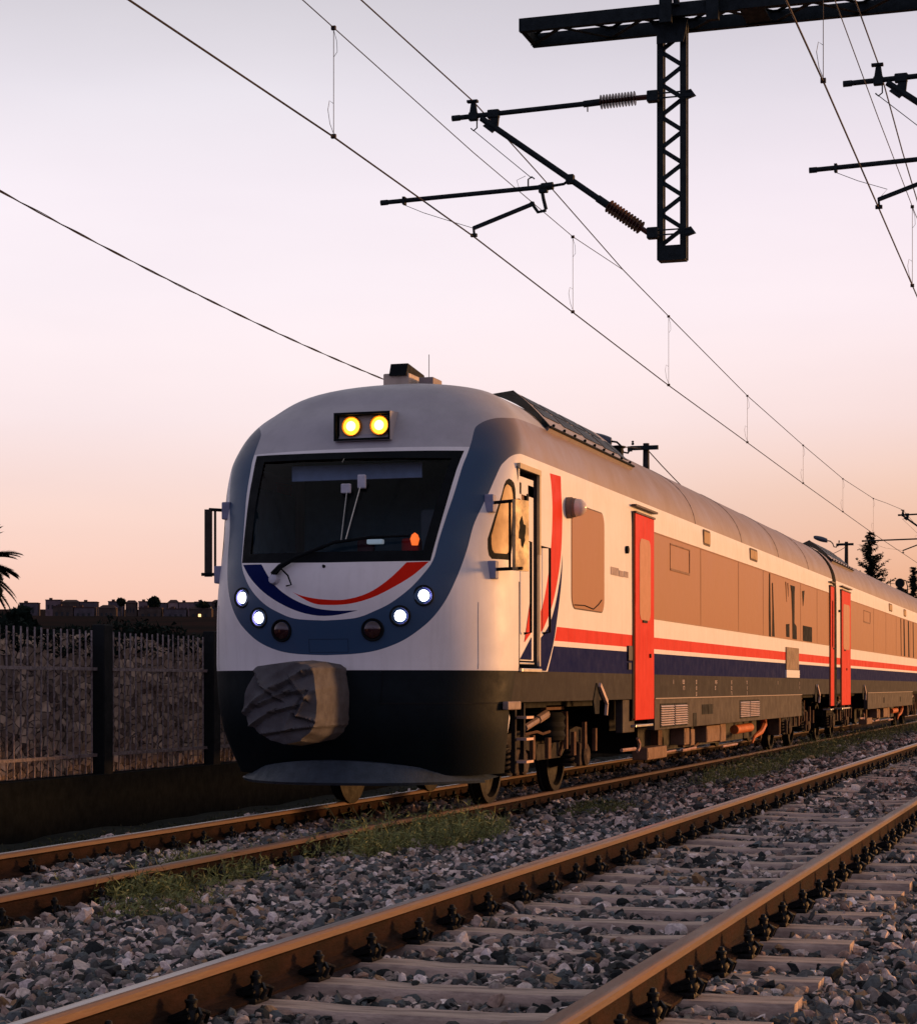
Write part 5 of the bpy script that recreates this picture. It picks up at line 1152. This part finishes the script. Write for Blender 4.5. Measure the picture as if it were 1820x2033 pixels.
cab = [(-10.55, 7.5 + 41 * t_, 5.75 + 1.05 * ((7.5 + 41 * t_ - 28) / 20.5) ** 2) for t_ in np.linspace(0, 1, 40)]
c = MB(); c.tube([(x + .008 * math.sin(i * 1.0), y, z) for i, (x, y, z) in enumerate(cab)], .0065, 6)
for k in range(2):
    pts = [(-10.55 + .009 * math.cos(t_ * 150 + k * pi), 7.5 + 41 * t_, 5.75 + 1.05 * ((41 * t_ - 20.5) / 20.5) ** 2 + .009 * math.sin(t_ * 150 + k * pi)) for t_ in np.linspace(0, 1, 260)]
    c.tube(pts, .0045, 5)
o = c.build('twisted_cable', mat('black_cable', (.02, .018, .025), .6), None, True, loc=(-10.5, 7.5, 6.8)); tag(o, 'twisted black cable sagging from the left edge down to behind the train roof', 'cable')
c = MB(); c.tube([(-10.5, 48.5 + 41 * t_, 6.8 - 1.4 * 4 * t_ * (1 - t_) + .3 * t_) for t_ in np.linspace(0, 1, 24)], .014, 5); o = c.build('twisted_cable', MATS['black_cable'], None, True, loc=(-10.5, 48.5, 6.8)); tag(o, 'thin cable dropping right from the closer lamp post behind the roof', 'cable')

# ---------------------------------------------------------------- wall and fence on the left
WX = -12.0
fe = empty('metal_fence', (WX, 23.05, -.1), 'black metal fence of upright bars in front of the rubble wall', 'fence'); par_loc = Vector((WX, 23.05, -.1))
FB = mat('dark_fence_paint', (.035, .032, .038), .5, metal=.2, var=.3, vscale=20); FP = mat('black_fence_post', (.008, .010, .011), .7, var=.2)
for k in range(-3, 8):
    y0 = 23.05 + k * 3.3
    c = MB(); c.box(WX - .05, WX + .12, y0 - .11, y0 + .13, -.75, 1.78, bev=.01); pb(c, 'fence_post', FP, fe)
    c = MB()
    for z in (1.22, .14): c.box(WX - .025, WX + .025, y0 + .13, y0 + 3.19, z - .02, z + .02)
    for i in range(19):
        yy = y0 + .21 + i * .16; c.tube([(WX + .0, yy, -.08), (WX + R.uniform(-.004, .004), yy + R.uniform(-.008, .008), 1.70 + R.uniform(-.01, .01))], .0115, 5)
    pb(c, 'bar_panel', mat('worn_fence_bars', (.40, .33, .33), .5, metal=.3, var=.3, vscale=20, dark=(.03, .025, .03)), fe)
c = MB(); c.box(WX - .15, WX + .16, 12, 60, -.9, -.10); pb(c, 'plinth', mat('black_plinth', (.007, .010, .011), .95, var=.4, bump=.4, bscale=15, spec=.1), fe)  # plinth in one near-black tone, mottled at random
WM = bpy.data.materials.new('rubble_masonry'); WM.use_nodes = True; t = WM.node_tree; b = t.nodes['Principled BSDF']
co = t.nodes.new('ShaderNodeTexCoord'); mp = t.nodes.new('ShaderNodeMapping'); mp.inputs['Scale'].default_value = (1, 6.2, 9.5); t.links.new(co.outputs['Object'], mp.inputs[0])
nz = t.nodes.new('ShaderNodeTexNoise'); nz.inputs['Scale'].default_value = 3.0; t.links.new(co.outputs['Object'], nz.inputs['Vector'])
va = t.nodes.new('ShaderNodeVectorMath'); va.operation = 'ADD'; t.links.new(mp.outputs[0], va.inputs[0]); t.links.new(nz.outputs['Color'], va.inputs[1])
v1 = t.nodes.new('ShaderNodeTexVoronoi'); v1.inputs['Scale'].default_value = 1; t.links.new(va.outputs[0], v1.inputs['Vector'])
v2_ = t.nodes.new('ShaderNodeTexVoronoi'); v2_.feature = 'DISTANCE_TO_EDGE'; v2_.inputs['Scale'].default_value = 1; t.links.new(va.outputs[0], v2_.inputs['Vector'])
sc_ = t.nodes.new('ShaderNodeSeparateColor'); t.links.new(v1.outputs['Color'], sc_.inputs[0])
stc = ramp(t, [(0, (.15, .10, .08)), (.3, (.30, .21, .16)), (.55, (.48, .34, .26)), (.8, (.72, .52, .39)), (1, (.24, .17, .13))], sc_.outputs[0])
n3 = t.nodes.new('ShaderNodeTexNoise'); n3.inputs['Scale'].default_value = 1.1; n3.inputs['Detail'].default_value = 4; t.links.new(co.outputs['Object'], n3.inputs['Vector'])
fm = t.nodes.new('ShaderNodeMapRange'); t.links.new(n3.outputs['Fac'], fm.inputs[0]); fm.inputs[1].default_value = .50; fm.inputs[2].default_value = .78
stc = mixc(t, fm.outputs[0], stc, (.07, .055, .052))
jm = t.nodes.new('ShaderNodeMapRange'); t.links.new(v2_.outputs['Distance'], jm.inputs[0]); jm.inputs[2].default_value = .05
t.links.new(mixc(t, jm.outputs[0], (.09, .065, .052), stc), b.inputs['Base Color']); b.inputs['Roughness'].default_value = .9
bp = t.nodes.new('ShaderNodeBump'); bp.inputs['Strength'].default_value = 1; bp.inputs['Distance'].default_value = .06; t.links.new(jm.outputs[0], bp.inputs['Height']); t.links.new(bp.outputs[0], b.inputs['Normal'])
# rough wall face: a displaced sheet with thickness
c = MB(); yy = np.arange(10, 62, .16); zz = np.concatenate([[-.9], np.arange(-.3, 1.58, .12)]); vs = []
for y in yy:
    top_ = 1.66 + .03 * math.sin(y * 1.9) + .02 * math.sin(y * 5.3) + R.uniform(-.02, .02)
    for z in zz: vs.append((-12.42 + R.uniform(-.035, .035), y, z))
    vs.append((-12.46, y, top_)); vs.append((-12.85, y, top_ + R.uniform(-.03, .03))); vs.append((-12.9, y, -.9))
k = len(zz) + 3; fs = [(i * k + j, (i + 1) * k + j, (i + 1) * k + j + 1, i * k + j + 1) for i in range(len(yy) - 1) for j in range(k - 1)]
c.add(vs, fs); o = c.build('rubble_wall', WM, None, loc=(-12.5, 10, -.9)); tag(o, 'low wall of rough brown rubble stone behind the fence on the left', 'wall')

# ---------------------------------------------------------------- land and town on the skyline
HM = mat('dusk_hillside', (.030, .020, .018), .98, spec=0.0, var=.5, vscale=.05, bump=.3, bscale=.4, dark=(.010, .014, .014))
xs = np.concatenate([-np.geomspace(13.2, 2200, 34)]); ys = np.concatenate([np.linspace(-60, 200, 14), np.linspace(260, 2400, 16)])
GX, GY = np.meshgrid(xs, ys)
def hz(x, y): 
    d = np.hypot(x, y); h = np.interp(d, [0, 28, 60, 140, 300, 520, 900, 2500], [-.8, .2, 1.9, 4.5, 11, 18.5, 32, 95]) * np.interp(-x, [13, 16, 40, 2200], [.15, 1, 1, 1]) * np.interp(np.arctan2(-x, np.maximum(y, .01)), [0, .08, .2, .5], [.05, .25, 1, 1])
    return h + np.sin(x * .05) * .02 * h + np.sin(x * .3 + y * .21) * .08
GZ = hz(GX, GY) - .15
V = np.stack([GX.ravel(), GY.ravel(), GZ.ravel()], 1); nx = len(xs)
q = (np.arange(len(ys) - 1)[:, None] * nx + np.arange(nx - 1)[None]).ravel()
hill = npmesh('hill', V, np.concatenate([np.stack([q, q + nx + 1, q + 1], 1), np.stack([q, q + nx, q + nx + 1], 1)]), HM, smooth=True); tag(hill, kind='structure')
def scr(px, dist): # a point on the ground plane seen at this bearing
    r_ = (px - 910) / 4030; wv = dist; u = r_ * wv; c_, s_ = math.cos(TH), math.sin(TH); return u * c_ - wv * s_, u * s_ + wv * c_
HC = [mat('dusk_wall_mauve', spec=0.0, color=(.15, .11, .125), rough=.9, var=.3, vscale=.6), mat('dusk_wall_grey', spec=0.0, color=(.085, .075, .09), rough=.9, var=.3, vscale=.6), mat('dusk_wall_brown', spec=0.0, color=(.07, .055, .05), rough=.9, var=.3, vscale=.6), mat('dusk_wall_pale', spec=0.0, color=(.24, .17, .175), rough=.9, var=.3, vscale=.6)]
RF = mat('dark_tiled_roof', (.05, .03, .028), .9); WN = mat('dark_pane', (.015, .018, .022), .3); LW = mat('lit_window', (.9, .6, .3), .5, emit=(1.0, .55, .22), estr=2.2)
names = ['long mauve block', 'flat grey block', 'low brown house', 'pale two storey house']
B_ = [(108, 30, 1190, 0, 0), (142, 36, 1194, 2, 0), (178, 34, 1194, 1, 0), (232, 30, 1193, 1, 1), (262, 22, 1195, 2, 0), (292, 30, 1193, 0, 0), (320, 26, 1196, 1, 2), (345, 20, 1194, 3, 0), (372, 30, 1195, 0, 0), (405, 34, 1194, 1, 3), (436, 30, 1194, 2, 0), (128, 40, 1203, 2, 0), (170, 40, 1205, 1, 0), (215, 34, 1205, 2, 0), (300, 44, 1206, 2, 0), (352, 40, 1208, 1, 0), (400, 44, 1207, 2, 2), (60, 36, 1196, 1, 0)]
lits = {1: 'with a lit window', 2: 'with a glowing yellow window', 3: 'with a bright strip of lamplight'}
order_words = ['leftmost of the skyline blocks, by the palm', 'second', 'third']
for i, (px, wpx, ytop, ci, lit) in enumerate(B_):
    dist = 560 if ytop < 1200 else 500
    x, y = scr(px, dist); zt_ = 1 + (1363 - ytop - 2.5) / 4030 * dist; wd = wpx * dist / 4030; hh = (10 + (i * 7) % 5) * dist / 4030 + 3
    zb = zt_ - hh; dp = wd * .7
    where = ['right of the palm tip', 'above the first fence bay', 'near the left fence post', 'left of the dark tree crown', 'right of the left fence post', 'mid way to the train', 'beside the dark box roofs', 'above the second fence bay', 'left of the right fence post', 'touching the train silhouette', 'just behind the train nose edge', 'on the lower row under the palm fronds', 'on the lower row above the first bay', 'on the lower row at the left fence post', 'lower row above the second bay', 'on the lower row near the right post', 'low down beside the train', 'partly behind palm fronds'][i]
    e = empty('distant_house', (x, y, zb), '%s on the skyline %s%s' % (names[ci], where, (' ' + lits[lit]) if lit else ''), 'house', 'houses on the left skyline', rz=TH)
    c = MB(); c.box(-wd / 2, wd / 2, -dp / 2, dp / 2, -4, hh); c.build('wall', HC[ci], e)
    c = MB()
    if i % 3 == 1: c.prism([(-wd / 2 - .2, -dp / 2 - .2, hh), (wd / 2 + .2, -dp / 2 - .2, hh), (wd * .3, 0, hh + .7), (-wd * .3, 0, hh + .7)], (0, .01, 0)); c.add([(-wd / 2 - .2, -dp / 2 - .2, hh), (wd / 2 + .2, -dp / 2 - .2, hh), (wd / 2 + .2, dp / 2, hh), (-wd / 2 - .2, dp / 2, hh), (-wd * .3, 0, hh + .8), (wd * .3, 0, hh + .8)], [(0, 1, 5, 4), (1, 2, 5), (2, 3, 4, 5), (3, 0, 4)])
    else: c.box(-wd / 2 - .1, wd / 2 + .1, -dp / 2 - .1, dp / 2 + .1, hh, hh + .25); c.box(-wd * .3, -wd * .12, -.5, .5, hh + .25, hh + .75)
    c.build('roof', RF, e)
    for k in range(3):
        c = MB(); xx = -wd * .36 + wd * .27 * k; m_ = LW if (lit and k == lit - 1) else WN; ww = wd * .12 if lit != 3 or k != 2 else wd * .3
        c.box(xx, xx + ww, -dp / 2 - .08, -dp / 2 + .02, hh * .45, hh * .72); c.build('window', m_, e)
def blob_tree(px, ytop, dist, wpx, lab):
    x, y = scr(px, dist); zt_ = 1 + (1363 - ytop) / 4030 * dist; r_ = wpx / 2 * dist / 4030; e = empty('dark_tree', (x, y, zt_ - 2.6 * r_ - 1), lab, 'tree', 'dark trees on the skyline')
    rg = np.random.default_rng(int(px)); n = 900; d = rg.normal(size=(n, 3)); d /= np.linalg.norm(d, axis=1)[:, None]; p = d * (rg.uniform(.5, 1, (n, 1))) * r_ * np.array([1, 1, .95]); p[:, 2] += 1.6 * r_ + 1
    s_ = r_ * .16; a = rg.normal(size=(n, 3)) * s_; b_ = rg.normal(size=(n, 3)) * s_; Vv = np.stack([p - a, p + a, p + b_], 1).reshape(-1, 3); o_ = npmesh('crown', Vv, np.arange(3 * n).reshape(-1, 3), LEAFD); o_.parent = e
    c = MB(); c.tube([(0, 0, -3), (0, 0, 1.6 * r_)], r_ * .1, 6); c.build('trunk', FP, e)
LEAFD = mat('dark_foliage', (.010, .018, .014), .95, var=.3, vscale=3, spec=.05)
for a in ((241, 1186, 540, 18, 'round dark tree crown breaking the skyline near the left fence post'), (306, 1184, 540, 26, 'squarish dark tree crown highest on the left skyline'), (404, 1194, 500, 30, 'dark tree among the houses above the second fence bay'), (436, 1192, 520, 18, 'small dark tree close to the train nose on the skyline')): blob_tree(*a)

# palm at the left edge: arching feather fronds
pxx, pyy = scr(-66, 38); pz0 = hz(np.array(pxx), np.array(pyy)); pe_ = empty('palm_tree', (pxx, pyy, -.6), 'dark feathery palm reaching in from the left edge above the wall', 'palm')
PL = mat('palm_leaf', (.008, .014, .010), .9, var=.3, spec=.05); hp = 1 + (1363 - 1130) / 4030 * 38 + .6
c = MB(); c.tube([(0, 0, -.3), (.03, 0, hp * .5), (0, 0, hp)], [.30, .22, .2], 10); c.build('trunk', mat('palm_bark', (.03, .022, .018), .9, bump=.8, bscale=12), pe_, True)
rg = random.Random(3); Vf = []; Ff = []
for k in range(64):
    az_ = 2 * pi * k / 64 * 1.62 + rg.uniform(-.1, .1); el = math.radians([62, 38, 15, -8, -28][k % 5] + rg.uniform(-6, 6)); Lf = rg.uniform(.95, 1.2); n = 34
    p = Vector((0, 0, hp)); d = Vector((math.cos(az_) * math.cos(el), math.sin(az_) * math.cos(el), math.sin(el))); side = Vector((-math.sin(az_), math.cos(az_), 0))
    for i in range(n):
        p2 = p + d * Lf / n; d = (d + Vector((0, 0, -.028))).normalized(); t_ = i / n; ll = .30 * math.sin(pi * min(1, .15 + t_ * .85)) ** .8
        o_ = len(Vf); Vf += [p - side * .008, p + side * .008, p2]; Ff.append((o_, o_ + 1, o_ + 2))
        for s_ in (-1, 1):
            tip = p + (side * s_ * .8 + d * .75 + Vector((0, 0, .22))).normalized() * ll * rg.uniform(.85, 1.1); o_ = len(Vf); Vf += [p, p + d * .075, tip]; Ff.append((o_, o_ + 1, o_ + 2))
        p = p2
o = npmesh('crown', np.array([v[:] for v in Vf]), np.array(Ff), PL); o.parent = pe_
# low dark shrub mass under the palm
def shrub(px, dist, w_, h_, lab, z0, seed, n=4200):
    x, y = scr(px, dist); rg = np.random.default_rng(seed); u = rg.uniform(-1, 1, n); prof = np.sqrt(np.maximum(0, 1 - u * u)) * (1 + .18 * np.sin(u * 9 + seed)) 
    p = np.stack([u * w_, rg.uniform(-.5, .5, n) * w_ * .5, rg.uniform(0, 1, n) ** .7 * prof * h_], 1); a = rg.normal(size=(n, 3)) * .06; b_ = rg.normal(size=(n, 3)) * .06
    Vv = np.stack([p - a, p + a, p + b_ + [0, 0, .04]], 1).reshape(-1, 3); e = empty('shrub', (x, y, z0), lab, 'shrub'); e.rotation_euler = (0, 0, TH); o_ = npmesh('foliage', Vv, np.arange(3 * n).reshape(-1, 3), LEAFD); o_.parent = e
    c = MB(); 
    for k in range(5): c.tube([(0, 0, -.3), (w_ * (k - 2) * .25, 0, h_ * .6)], .03, 5)
    c.build('stem', FP, e)
shrub(-5, 33, .95, .95, 'dark shrub spilling over the rubble wall below the palm', 1.25, 4)
# dark creeper matted along the whole top of the rubble wall
rgc = np.random.default_rng(21); n = 26000; yc_ = rgc.uniform(12, 60, n); xc_ = rgc.uniform(-12.9, -12.33, n)
hc = 1.60 + rgc.uniform(0, 1, n) ** 1.6 * (.20 + .10 * np.sin(yc_ * 1.3) + .05 * np.sin(yc_ * 4.1)) - np.where(xc_ > -12.42, rgc.uniform(0, .22, n), 0)
p = np.stack([xc_, yc_, hc], 1); a = rgc.normal(size=(n, 3)) * .03; b_ = rgc.normal(size=(n, 3)) * .03
o = npmesh('creeper', np.stack([p - a, p + a, p + b_], 1).reshape(-1, 3), np.arange(3 * n).reshape(-1, 3), LEAFD); tag(o, 'dark creeper matted along the top of the rubble wall', 'creeper', kind='stuff')

# conifers beyond the train, right
def conifer(px, ytop, dist, wpx, ybase, lab, seed, lean=0.0, gl_=None):
    x, y = scr(px, dist); k = dist / 4030; zt_ = 1 + (1363 - ytop) * k; zb = -.6; H = zt_ - zb; rad0 = wpx / 2 * k; rg = random.Random(seed)
    e = empty('conifer', (x, y, zb), lab, 'tree', 'conifers beyond the train'); c = MB(); c.tube([(0, 0, 0), (0, 0, H * .98)], [.22, .03], 7); c.build('trunk', FP, e)
    Vv = []; z = H * .99
    i = 0
    while z > H * .12:
        f = (H - z) / H; rr_ = rad0 * (.14 + 1.45 * min(1, f / .36)) * rg.uniform(.55, 1.1); nb = 4
        for b_ in range(nb):
            a = rg.uniform(0, 2 * pi); dd = Vector((math.cos(a), math.sin(a), .5 + rg.uniform(-.1, .2))); p0 = Vector((0, 0, z)); m_ = max(6, int(rr_ / .055))
            for j in range(m_):
                t_ = j / m_; p = p0 + dd * rr_ * t_; w_ = .14 * (1 - t_ * .6) + .03
                for q in range(3):
                    o1_ = Vector((rg.gauss(0, w_), rg.gauss(0, w_), rg.gauss(0, w_ * .55))); Vv += [p, p + o1_, p + Vector((rg.gauss(0, w_), rg.gauss(0, w_), rg.gauss(-.02, w_ * .5)))]
        z -= H * .014 + .06; i += 1
    Vn = np.array([v[:] for v in Vv]); o_ = npmesh('crown', Vn, np.arange(len(Vn)).reshape(-1, 3), LEAFD); o_.parent = e
conifer(1726, 1058, 130, 80, 1150, 'tall dark conifer standing right of the farther lamp post', 2)
conifer(1812, 1126, 160, 46, 1180, 'dark conifer half cut off by the right edge above the carriage roof', 5)
conifer(1794, 1170, 150, 26, 1190, 'small dark conifer just left of the one at the right edge', 8)
# signal behind the roof
x, y = scr(1786, 118); se = empty('railway_signal', (x, y, -.6), 'round-headed railway signal with aerial, above the carriage roof at right', 'signal'); par_loc = Vector((0, 0, 0)); zz_ = lambda yy: 1 + (1363 - yy) / 4030 * 118 + .6
c = MB(); c.tube([(0, 0, 0), (0, 0, zz_(1172))], .07, 8); c.build('mast', STEEL, se, True)
c = MB(); c.lathe((0, -.1, zz_(1158)), (0, -1, 0), [(0, .28), (.05, .28), (.12, .25)], 16); c.lathe((0, -.1, zz_(1173)), (0, -1, 0), [(0, .24), (.1, .22)], 14); c.build('signal_head', FP, se, True)
c = MB(); c.tube([(.0, 0, zz_(1150)), (.32, 0, zz_(1153)), (.42, 0, zz_(1165)), (.42, 0, zz_(1196))], .035, 6); c.tube([(-.55, 0, zz_(1149)), (-.55, 0, zz_(1190))], .02, 5); c.tube([(-.85, 0, zz_(1157)), (-.3, 0, zz_(1159))], .015, 5); c.build('aerial', STEEL, se)

# ---------------------------------------------------------------- weeds
WG = bpy.data.materials.new('weed_green'); WG.use_nodes = True; t = WG.node_tree; b = t.nodes['Principled BSDF']; at = t.nodes.new('ShaderNodeAttribute'); at.attribute_name = 'tint'
t.links.new(at.outputs['Color'], b.inputs['Base Color']); b.inputs['Roughness'].default_value = .7; b.inputs['Subsurface Weight'].default_value = 0
def weeds(name, area, n, h0, h1, lab, seed, dark=1.0, seedheads=10):
    # area: list of (x, y, spread_x, spread_y)
    rg = np.random.default_rng(seed); Vv = []; Cc = []
    for _ in range(n):
        ax, ay, sx_, sy_ = area[rg.integers(len(area))]; x = ax + rg.normal() * sx_; y = ay + rg.normal() * sy_
        z = float(gz(x, y)) - .01; h = rg.uniform(h0, h1) * (1.0 if rg.random() > .04 else 1.6); le = rg.normal(size=2) * .35 * h; tip = np.array([x + le[0], y + le[1], z + h]); p = np.array([x, y, z])
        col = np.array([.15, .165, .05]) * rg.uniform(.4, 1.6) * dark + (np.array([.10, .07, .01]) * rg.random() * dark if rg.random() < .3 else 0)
        mid = (p + tip) / 2 + np.array([0, 0, h * .12]); w_ = .004
        for a, b_ in ((p, mid), (mid, tip)): Vv += [a + [w_, 0, 0], a - [w_, 0, 0], b_]
        m = 2
        for _k in range(5):
            t_ = rg.uniform(.25, 1); q_ = p + (tip - p) * t_; d = rg.normal(size=3) * .035 * (.6 + h * 2); d[2] = abs(d[2]) * .8; s_ = np.cross(d, rg.normal(size=3)); s_ = s_ / (np.linalg.norm(s_) + 1e-9) * .006
            Vv += [q_ + s_, q_ - s_, q_ + d]; m += 1
        Cc += [list(col) + [1]] * (3 * m)
    o_ = npmesh(name, np.array(Vv), np.arange(len(Vv)).reshape(-1, 3), WG, np.array(Cc)); tag(o_, lab, 'weeds', 'weeds along the tracks', kind='stuff'); return o_
def gp(px, py, z=-.3):
    wv = 4030 * (1 - z) / (py - 1363); return scr(px, wv)
def spots(L, sx_, sy_): return [(*gp(a, b), sx_, sy_) for a, b in L]
weeds('weeds', spots([(250, 1765), (300, 1750), (360, 1735), (420, 1712), (480, 1705), (540, 1690), (600, 1685), (330, 1760), (450, 1725), (390, 1705)], .10, .22), 2300, .05, .17, 'green weeds over the near rail of the train track at lower left', 1)
weeds('weeds', spots([(270, 1800), (310, 1790), (360, 1775)], .12, .12), 800, .03, .08, 'sparse low weeds among the stones at lower left', 6, .8)
weeds('weeds', spots([(720, 1660), (770, 1650), (810, 1640), (730, 1680), (790, 1670)], .10, .22), 1100, .06, .24, 'tall weeds with seed heads just in front of the train nose', 2)
weeds('weeds', spots([(865, 1652), (905, 1642), (940, 1640), (890, 1665), (950, 1655), (850, 1640)], .12, .22), 1300, .07, .26, 'thick green weed clump right of the train nose by the rail', 3)
weeds('weeds', spots([(1170, 1597), (1200, 1592), (1215, 1603), (1150, 1604)], .12, .25), 1200, .03, .10, 'small weed patch beside the rail under the railcar side', 4, .7)
weeds('weeds', spots([(1420, 1548), (1460, 1530), (1500, 1518), (1550, 1512), (1600, 1500), (1520, 1530), (1480, 1542), (1580, 1508)], .16, .6), 1200, .08, .28, 'yellowish weeds along the rail under the railcar tail', 5, .9)
weeds('weeds', spots([(1620, 1490), (1670, 1478), (1720, 1465), (1770, 1456), (1810, 1448), (1650, 1500), (1740, 1472)], .25, 1.0), 1500, .12, .38, 'taller dark weeds along the rail beside the second carriage', 7, .75)
vl_ = []
rgv = np.random.default_rng(12)
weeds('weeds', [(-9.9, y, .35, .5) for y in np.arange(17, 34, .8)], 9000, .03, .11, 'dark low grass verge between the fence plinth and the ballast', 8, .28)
